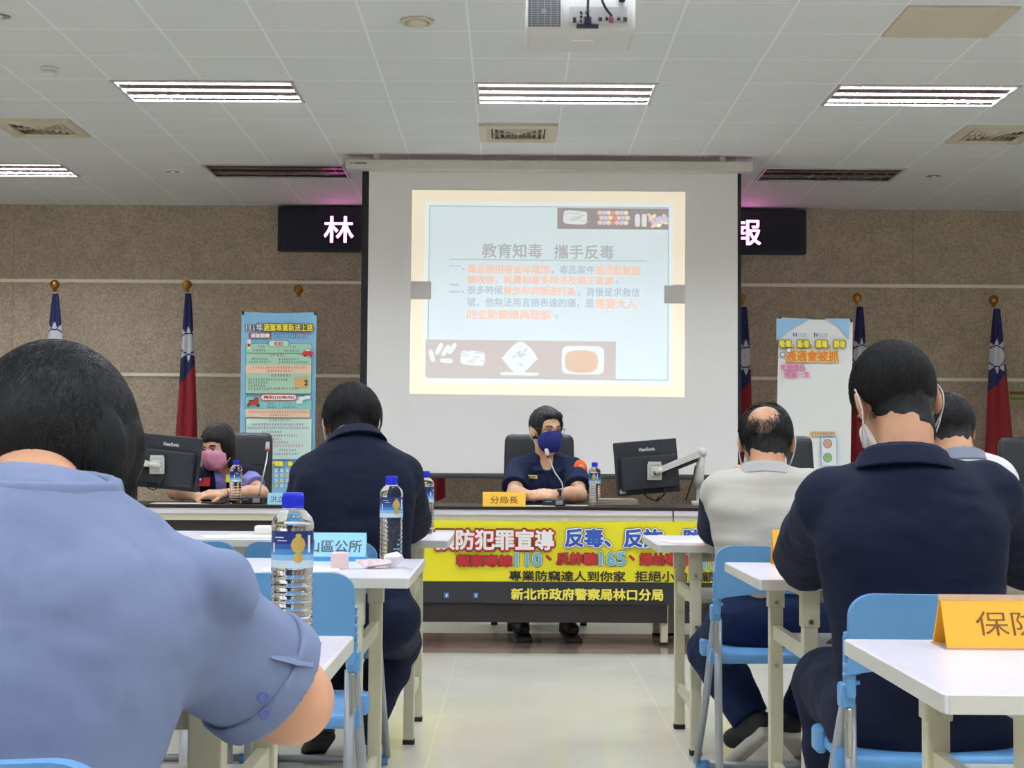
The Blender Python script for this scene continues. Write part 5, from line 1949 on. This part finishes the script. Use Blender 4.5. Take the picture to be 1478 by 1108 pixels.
hair_cap(o, J['H'], R, mat('hair_thin', (18, 16, 15), .6, var=.35, vscale=60, bump=.5, bscale=200), 1.04, thick=.008, h=.005, nape=-.094, noise=((.006, (30, 30, 30), 8), (.004, (90, 90, 60), 9)),
         subs=[ell(A(J['H']) + A(R) @ A((-.016, -.092, .070)), (.050, .055, .076), A(R), .03, sub=True)])
strands(o, J['H'], R, (.0745, .0955, .0885), 2600, 5, .045, strand_k, seed=5, r=.0007, lift=.010, s=1.04, crown=(-.1, -.5, .85), keep=lambda d: (d[:, 2] > -.4 - .3 * d[:, 1]) & (d[:, 1] < .5) & ~((np.abs(d[:, 0]) > .8) & (d[:, 2] < .05) & (d[:, 1] > -.3)) & (((d - A((-.14, -.74, .66))) ** 2).sum(1) > .3 * np.random.RandomState(1).rand(len(d)) + .26))
face_mask(o, J['H'], R, strap_m, 1.04, .006)
strap_behind(o, J['H'], R, 1.04)

# --- the man in navy at left
J = dict(P=at(516, 892, 4.97), N=at(512, 640, 5.05), H=at(508, 616, 5.17), SL=at(450, 688, 5.08), SR=at(580, 690, 5.08), EL=at(432, 775, 5.55), ER=at(592, 764, 5.62),
         WL=at(480, 775, 5.8), WR=at(556, 772, 5.82), KL=at(468, 930, 5.42), KR=at(574, 925, 5.45), AL=at(462, 1042, 5.3), AR=at(532, 1034, 5.35), TL=at(452, 1058, 5.45), TR=at(538, 1044, 5.52))
o, so, R, fr = person('person', 'man in navy short-sleeved shirt with black hair, back turned, at left centre', J, navy2, navy_tr, skin_t, bulk=1.08, h=.007, sleeve=.82, sleeve_r=1.4, armr=1.08, hs=1.04,
                      head_yaw=2, head_pitch=-38, shoe=(MATS['shoe_black'], rubber), collar=dict(rx=.070, ry=.066, h=.046, up=.014, fwd=.006, fl=.014))
hair_cap(o, J['H'], R, hair_k, 1.04, thick=.016, h=.005, nape=-.078, noise=((.005, (40, 40, 16), 8), (.004, (120, 120, 30), 9)))
strands(o, J['H'], R, (.0745, .0955, .0885), 2600, 5, .05, strand_k, seed=7, r=.0008, lift=.017, s=1.04, keep=lambda d: (d[:, 2] > -.4 - .2 * d[:, 1]) & (d[:, 1] < .6) & ~((np.abs(d[:, 0]) > .8) & (d[:, 2] < .1) & (d[:, 1] > -.3)))
face_mask(o, J['H'], R, strap_m, 1.04, .006)
strap_behind(o, J['H'], R, 1.04)

# --- the man in white, mostly hidden
wsh = cloth('white_shirt', (216, 214, 214), .35, 12)
J = dict(P=at(1400, 892, 5.02), N=at(1386, 668, 5.1), H=at(1367, 624, 5.2), SL=at(1326, 700, 5.12), SR=at(1436, 692, 5.12), EL=at(1300, 775, 5.5), ER=at(1462, 775, 5.5),
         WL=at(1350, 775, 5.7), WR=at(1420, 775, 5.7), KL=(1.35, 5.5, .5), KR=(1.62, 5.5, .5), AL=(1.38, 5.45, .09), AR=(1.6, 5.45, .09), TL=(1.36, 5.66, .068), TR=(1.62, 5.66, .068))
o, so, R, fr = person('person', 'man in a white shirt with grey collar, half hidden behind the broad man in navy', J, wsh, navy_tr, skin_t, bulk=1.02, h=.008, head_yaw=14, head_pitch=-30, hs=1.0,
                      shoe=(MATS['shoe_black'], rubber), collar=dict(rx=.068, ry=.066, h=.05, up=.012, fl=.01, m=mat('collar_grey', (120, 124, 138), .8)))
hair_cap(o, J['H'], R, mat('hair_greying', (34, 31, 30), .6, var=.3, vscale=60, bump=.5, bscale=200), 1.0, thick=.01, h=.005, nape=-.075)
strands(o, J['H'], R, (.0745, .0955, .0885), 1500, 5, .04, strand_k, seed=9, r=.0008, lift=.011, keep=lambda d: (d[:, 2] > -.4) & (d[:, 1] < .5))

# --- the seated officer facing the room
uni = cloth('uniform_navy', (28, 38, 66), .25, 10)
J = dict(P=at(785, 782, 9.25) * 1.0, N=at(789, 660, 9.24), H=at(789, 621, 9.16), SL=at(829, 678, 9.22), SR=at(748, 678, 9.22), EL=at(836, 714, 8.98), ER=at(742, 714, 8.98),
         WL=at(799, 713, 8.84), WR=at(767, 715, 8.84), KL=(.32, 8.85, .5), KR=(.05, 8.85, .5), AL=(.33, 8.8, .1), AR=(.06, 8.8, .1), TL=(.36, 8.62, .068), TR=(.08, 8.64, .068))
J['P'].z = .53
hd = {'R': ((.8, -.25, .02), (-.2, -.5, .8), (.2, -.1, .9), .55), 'L': ((-.85, -.2, .04), (.2, -.5, .8), (-.2, -.1, .9), .6)}
o, so, R, fr = person('person', 'officer in navy uniform with blue face mask and glasses, seated facing the room', J, uni, navy_tr, skin_l, bulk=1.08, h=.005, sleeve=.66, sleeve_r=1.4, armr=1.05, hs=1.08,
                      head_yaw=180 + 26, head_pitch=-3, hands=hd, shoe=(MATS['shoe_black'], rubber), extra_shirt=[ell(Vector(J['N']) + Vector((0, -.10, -.005)), (.026, .08, .055), None, .01, sub=True)], collar=dict(rx=.07, ry=.068, h=.04, up=.012, fwd=.0, fl=.014, clips=[(J['N'] + Vector((.0, -.055, 0)), (0, -1, 0))]))
r, f, u = fr
hair_cap(o, J['H'], R, mat('hair_soft_black', (20, 19, 22), .6, var=.25, vscale=50, bump=.5, bscale=150), 1.08, thick=.02, h=.005, nape=-.05, front=.07, fore=.058,
         extra=[ell(A(J['H']) + A(R) @ A((-.01, .058, .088)), (.062, .04, .03), A(R), .02)])
eyes(o, J['H'], R, 1.08)
face_mask(o, J['H'], R, mat('mask_blue', (34, 46, 124), .7, var=.08), 1.08)
b = BM()
for q in (-1, 1):
    pts = [Vector(J['H']) + R @ (Vector((q * .031 + .024 * math.copysign(abs(math.cos(a)) ** .5, math.cos(a)), .106, .002 + .016 * math.copysign(abs(math.sin(a)) ** .5, math.sin(a)))) * 1.08) for a in (2 * math.pi * k / 20 for k in range(21))]
    tube(b, pts, .0014, 6)
    tube(b, [Vector(J['H']) + R @ (Vector(p) * 1.08) for p in ((q * .054, .105, .008), (q * .076, .08, .01), (q * .084, -.005, .012))], .0016, 6)
tube(b, [Vector(J['H']) + R @ (Vector(p) * 1.08) for p in ((-.008, .107, .006), (.008, .107, .006))], .0014, 6)
obj('glasses', b, mat('glasses_frame', (78, 60, 52), .3, metal=.4), o, True, world=True)
# shirt details: open collar leaves, placket, pockets, name tape, arm badge
cn = J['N'] - u * .03 + f * .085
for q in (-1, 1):
    b = BM()
    p0 = J['N'] + r * q * -.062 + u * .03 + f * .015
    pts = [p0, J['N'] + r * q * -.02 + u * -.075 + f * .125, J['N'] + r * q * -.08 + u * -.085 + f * .122, J['N'] + r * q * -.11 + u * -.0 + f * .05]
    b.faces.new([b.verts.new(p) for p in pts])
    rr = bmesh.ops.extrude_face_region(b, geom=b.faces[:])
    bmesh.ops.translate(b, vec=f * .006, verts=[v for v in rr['geom'] if isinstance(v, bmesh.types.BMVert)])
    obj('collar_leaf', b, uni, so, world=True)
b = BM(); tube(b, [J['N'] - u * .09 + f * .132, J['N'] - u * .2 + f * .15, J['N'] - u * .32 + f * .15], .008, 6); obj('placket', b, uni, so, True, world=True)
b = BM()
for zz in (.12, .2, .28):
    bmesh.ops.create_uvsphere(b, u_segments=8, v_segments=6, radius=.006, matrix=Matrix.Translation(J['N'] - u * zz + f * .158))
obj('button', b, mat('button_dark', (20, 22, 34), .4), so, True, world=True)
for q in (-1, 1):
    b = BM(); box(b, (0, 0, 0), (.11, .006, .12), A(Matrix((r, f, u)).transposed()) @ np.eye(3) if False else Matrix((r, f, u)).transposed(), bev=.002)
    bmesh.ops.translate(b, vec=J['N'] + r * q * .088 - u * .21 + f * .141, verts=b.verts)
    pk = obj('pocket', b, uni, so, world=True)
    b = BM(); box(b, (0, 0, 0), (.114, .008, .035), Matrix((r, f, u)).transposed(), bev=.002)
    bmesh.ops.translate(b, vec=J['N'] + r * q * .088 - u * .155 + f * .142, verts=b.verts)
    obj('pocket_flap', b, uni, pk, world=True)
b = BM(); box(b, (0, 0, 0), (.07, .006, .022), Matrix((r, f, u)).transposed()); bmesh.ops.translate(b, vec=J['N'] + r * .09 - u * .115 + f * .137, verts=b.verts)
nt_ = obj('name_tape', b, mat('tape_yellow', (214, 206, 110), .6), so, world=True)
b = BM(); box(b, (0, 0, 0), (.05, .004, .008), Matrix((r, f, u)).transposed()); bmesh.ops.translate(b, vec=J['N'] + r * .09 - u * .115 + f * .141, verts=b.verts); obj('tape_print', b, mat('tape_print', (110, 120, 70), .6), nt_, world=True)
nb = Vector((.42, -.88, .12)).normalized()
bc = at(837, 677, 9.13) + nb * .012
xb = Vector((0, 0, 1)).cross(nb).normalized()
Rb = Matrix((xb, nb.cross(xb), nb)).transposed()
for rad, m_, lift in ((.052, mat('badge_orange', (236, 92, 44), .6), 0), (.036, mat('badge_light', (246, 150, 96), .6), .002), (.02, MATS['badge_orange'], .004)):
    b = BM(); lathe(b, ((rad, -.012), (rad, 0), (rad * .6, .004), (.001, .005)), 24, M=(Matrix.Translation(bc + nb * lift) @ Rb.to_4x4() @ Matrix.Diagonal((.85, 1.08, 1, 1))))
    badge = obj('arm_badge', b, m_, so if lift == 0 else badge, True, world=True)
b = BM(); wd = (J['EL'] - J['WL']).normalized(); Rw = wd.to_track_quat('Z', 'Y').to_matrix().to_4x4()
lathe(b, ((.032, -.012), (.034, 0), (.032, .012)), 20, M=Matrix.Translation(J['WL'].lerp(J['EL'], .16)) @ Rw, cap=False)
wt = obj('wrist_watch', b, mat('watch_steel', (150, 154, 158), .3, metal=.6), o, True, world=True)
b = BM(); box(b, J['WL'].lerp(J['EL'], .22) + Vector((.0, -.034, .01)), (.03, .014, .04), bev=.005); obj('watch_face', b, black_pl, wt, world=True)

# --- the woman with the pink mask
lil = cloth('lilac_shirt', (136, 132, 196), .3, 14)
vest = cloth('vest_navy', (20, 24, 44), .25, 10)
J = dict(P=(-1.72, 9.3, .53), N=at(324, 684, 9.14), H=at(314, 645, 9.02), SL=at(356, 690, 9.12), SR=at(292, 694, 9.02), EL=at(377, 711, 9.0), ER=at(252, 710, 8.98),
         WL=at(322, 712, 8.78), WR=at(282, 715, 8.8), KL=(-1.58, 8.9, .5), KR=(-1.82, 8.9, .5), AL=(-1.58, 8.86, .09), AR=(-1.8, 8.86, .09), TL=(-1.58, 8.66, .068), TR=(-1.8, 8.66, .068))
hd = {'L': ((-.9, -.3, .0), (-.1, -.4, .9), (0, -.9, .1), .35), 'R': ((.85, -.2, -.02), (0, -.2, 1), (0, -.9, .1), .3)}
o, so, R, fr = person('person', 'woman with dark bob and pink face mask, navy vest over lilac shirt', J, lil, navy_tr, skin_l, bulk=.92, h=.005, sleeve=.5, sleeve_r=1.3, armr=.95, hs=1.06,
                      head_yaw=180 - 24, head_pitch=-12, head_roll=3, hands=hd, shoe=(MATS['shoe_black'], rubber))
r, f, u = fr
Rt = Matrix((r, f, u)).transposed()
hair_cap(o, J['H'], R, hair_b, 1.06, thick=.02, h=.005, nape=-.2, front=.045, fore=.055, earcut=False,
         extra=[cone(A(J['H']) + A(R) @ A((q * .07, -.02, 0)), A(J['H']) + A(R) @ A((q * .078, -.015, -.115)), .032, .028, .03) for q in (-1, 1)] + [cone(A(J['H']) + A(R) @ A((0, -.075, .0)), A(J['H']) + A(R) @ A((0, -.07, -.12)), .045, .035, .04)],
         subs=[rbox(A(J['H']) + A(R) @ A((0, .1, -.06)), (.056, .1, .1), A(R), .02, .01, sub=True)])
eyes(o, J['H'], R, 1.06)
face_mask(o, J['H'], R, mat('mask_pink', (222, 150, 178), .7, var=.04), 1.06)
J = {k: Vector(v) for k, v in J.items()}
tor, _ = torso_ops(J['P'], J['N'], J['SL'], J['SR'], .92)
vs = sdf('vest', tor + [ell(J['SL'], (.052, .052, .052), None, .03), ell(J['SR'], (.052, .052, .052), None, .03),
                        ell(J['N'] + f * .13 + r * .045, (.008, .07, .08), A(Rt), .01, sub=True), cone(J['SL'].lerp(J['EL'], .5), J['EL'], .05, .06, .01, sub=True), cone(J['SR'].lerp(J['ER'], .5), J['ER'], .05, .06, .01, sub=True),
                        ell(J['N'] + u * .03, (.06, .06, .06), None, .01, sub=True)], vest, o, .005, .024, noise=((.003, (16, 16, 24), 2),))
b = BM()
tube(b, [J['N'] + r * .0 + f * .09 - u * .02, J['N'] + r * .015 + f * .165 - u * .09, J['N'] + r * .035 + f * .18 - u * .22], .004, 6); obj('zip', b, mat('zip_silver', (170, 168, 140), .4), vs, True, world=True)
b = BM(); box(b, J['N'] + r * .085 + f * .075 - u * .005, (.032, .02, .1), Matrix.Identity(3)); obj('yellow_piping', b, mat('piping_yellow', (222, 220, 60), .6), vs, world=True)
pc = at(294, 695, 8.86)
b = BM(); box(b, pc, (.07, .008, .05)); pt_ = obj('flag_patch', b, mat('patch_red', (200, 40, 52), .6), vs, world=True)
b = BM(); box(b, pc + Vector((-.018, -.005, .013)), (.034, .004, .024)); obj('patch_canton', b, mat('patch_blue', (40, 56, 140), .6), pt_, world=True)
b = BM(); bmesh.ops.create_uvsphere(b, u_segments=10, v_segments=6, radius=.007, matrix=Matrix.Translation(pc + Vector((-.018, -.006, .013)))); obj('patch_sun', b, white_ink, pt_, True, world=True)
pc = at(331, 694, 8.86)
for i_, (dx, dz, w_, h_) in enumerate(((0, .03, .04, .012), (-.006, .008, .03, .03), (.012, -.02, .02, .03))):
    b = BM(); box(b, pc + Vector((dx, 0, dz)), (w_, .008, h_)); obj('yellow_emblem', b, MATS['piping_yellow'], vs, world=True)
b = BM(); wd = (J['EL'] - J['WL']).normalized(); lathe(b, ((.029, -.003), (.030, 0), (.029, .003)), 18, M=Matrix.Translation(J['WL'].lerp(J['EL'], .05)) @ wd.to_track_quat('Z', 'Y').to_matrix().to_4x4(), cap=False)
obj('bracelet', b, mat('bracelet_red', (120, 36, 34), .5), o, True, world=True)

# --- the woman in light blue, nearest the camera
blu = mat('blue_blouse', (118, 129, 158), .85, var=.04, vscale=5, bump=.55, bscale=9, bdist=.016, spec=.25, stretch=(1, 1, .7))
J = dict(P=(-.57, 1.64, .5), N=at(62, 722, 1.72), H=at(74, 668, 1.88), SL=at(-150, 836, 1.76), SR=at(250, 880, 1.76), EL=(-.82, 1.9, .78), ER=(-.268, 1.865, .752),
         WL=(-.64, 2.18, .80), WR=(-.43, 2.16, .80), KL=(-.69, 2.1, .5), KR=(-.47, 2.1, .5), AL=(-.68, 2.0, .09), AR=(-.48, 2.0, .09), TL=(-.68, 2.2, .068), TR=(-.48, 2.2, .068))
J = {k: Vector(v) for k, v in J.items()}
S_, E_ = J['SR'], J['ER']
d = E_ - S_
fold = [cone(at(256, 810, 1.735), at(318, 836, 1.722), .014, .016, .014), cone(at(318, 834, 1.715), at(336, 862, 1.722), .016, .008, .014), cone(at(150, 800, 1.72), at(60, 740, 1.68), .012, .016, .03), cone(at(200, 770, 1.74), at(120, 730, 1.7), .010, .014, .03), cone(at(230, 900, 1.7), at(130, 850, 1.64), .012, .02, .04)]
o, so, R, fr = person('person', 'woman in a light blue blouse with short dark hair, back turned, nearest at left', J, blu, cloth('grey_trousers', (60, 62, 72)), mat('skin_arm', (214, 160, 126), .5, var=.04, vscale=18, sss=.12, bump=.05, bscale=300),
                      bulk=1.0, h=.005, sleeve=.78, sleeve_r=1.12, armr=1.2, hs=1.02, shirt_infl=.016, head_yaw=-4, head_pitch=-38, head_roll=2, extra_shirt=fold,
                      shoe=(MATS['shoe_black'], rubber), wr=((.010, (5, 5, 7), 21), (.006, (13, 13, 16), 22), (.002, (40, 40, 40), 23)))
r, f, u = fr
dn = d.normalized()
x1_ = dn.orthogonal().normalized()
Rc = A(Matrix((x1_, dn.cross(x1_), dn)).transposed())
cf = sdf('cuff', [band(S_ + d * .735, Rc, .080, .080, .034, .008, 0, .004)], blu, so, .004, 0, smooth=1)
for k, (px, py) in enumerate(((380, 1006), (382, 1030))):
    q = at(px, py, 1.74 if k < 2 else 1.70)
    b = BM(); lathe(b, ((.0062, -.002), (.0066, .001), (.0056, .0024), (.004, .0016), (.001, .0016)), 20, M=Matrix.Translation(q) @ Vector((.25 if k < 2 else 0, -1, .0)).to_track_quat('Z', 'Y').to_matrix().to_4x4())
    obj('button', b, mat('button_blue', (84, 96, 150), .35) if k < 2 else mat('button_navy', (34, 36, 58), .4), so, True, world=True)
# sleeve tab
tp = [at(366, 938, 1.765), at(400, 908, 1.79), at(436, 948, 1.8), at(452, 962, 1.79), at(430, 960, 1.77), at(392, 950, 1.75)]
b = BM()
b.faces.new([b.verts.new(p) for p in (tp[0], tp[1], tp[2], tp[3], tp[4], tp[5])])
rr = bmesh.ops.extrude_face_region(b, geom=b.faces[:])
bmesh.ops.translate(b, vec=(0, .006, .004), verts=[v for v in rr['geom'] if isinstance(v, bmesh.types.BMVert)])
obj('sleeve_tab', b, blu, so, world=True)
cr = J['N'] + u * .012
ax_ = (u * .75 - f * .2 + Vector((0, 0, .5))).normalized()
r2 = (r - ax_ * r.dot(ax_)).normalized()
sdf('collar', [band(cr, A(Matrix((r2, ax_.cross(r2), ax_)).transposed()),   .076, .072, .03, .014, .008, .004)], blu, so, .004, 0, noise=((.004, (10, 10, 10), 3),), smooth=2)
# hair: a full short cut, longer at the right side
Hh = J['H']
hk = mat('hair_dark', (18, 17, 17), .6, var=.3, vscale=40, spec=.3, bump=.6, bscale=120, stretch=(1, 1, .2), bdist=.004)
def G3(x, y, z):
    return A(Hh) + A((x, y, z))


hair_cap(o, Hh, R, hk, 1.02, thick=.022, h=.005, nape=-.095, front=.05, fore=.05, earcut=False,
         extra=[cone(G3(.054, .02, .02), G3(.05, .045, -.078), .034, .024, .05), cone(G3(.05, -.02, .01), G3(.056, .0, -.045), .045, .03, .05), cone(G3(-.060, .02, .02), G3(-.052, .045, -.075), .034, .024, .05)],
         noise=((.006, (26, 26, 9), 8), (.004, (70, 70, 16), 9)))
strands(o, Hh, R, (.094, .117, .110), 9000, 10, .2, strand_k, seed=11, r=.0006, lift=.002, drop=.06, wave=.006, s=1.02, crown=(-.15, -.35, .9), keep=lambda d: (d[:, 2] > -.3) & (d[:, 1] < .55))
strands(o, Hh, R, (.0945, .1175, .1105), 2500, 6, .06, strand_k, seed=12, r=.0006, lift=.003, wave=.004, s=1.02, crown=(.3, -.6, .7), keep=lambda d: (d[:, 2] > .1) & (d[:, 1] < .4), name='crown_strands')
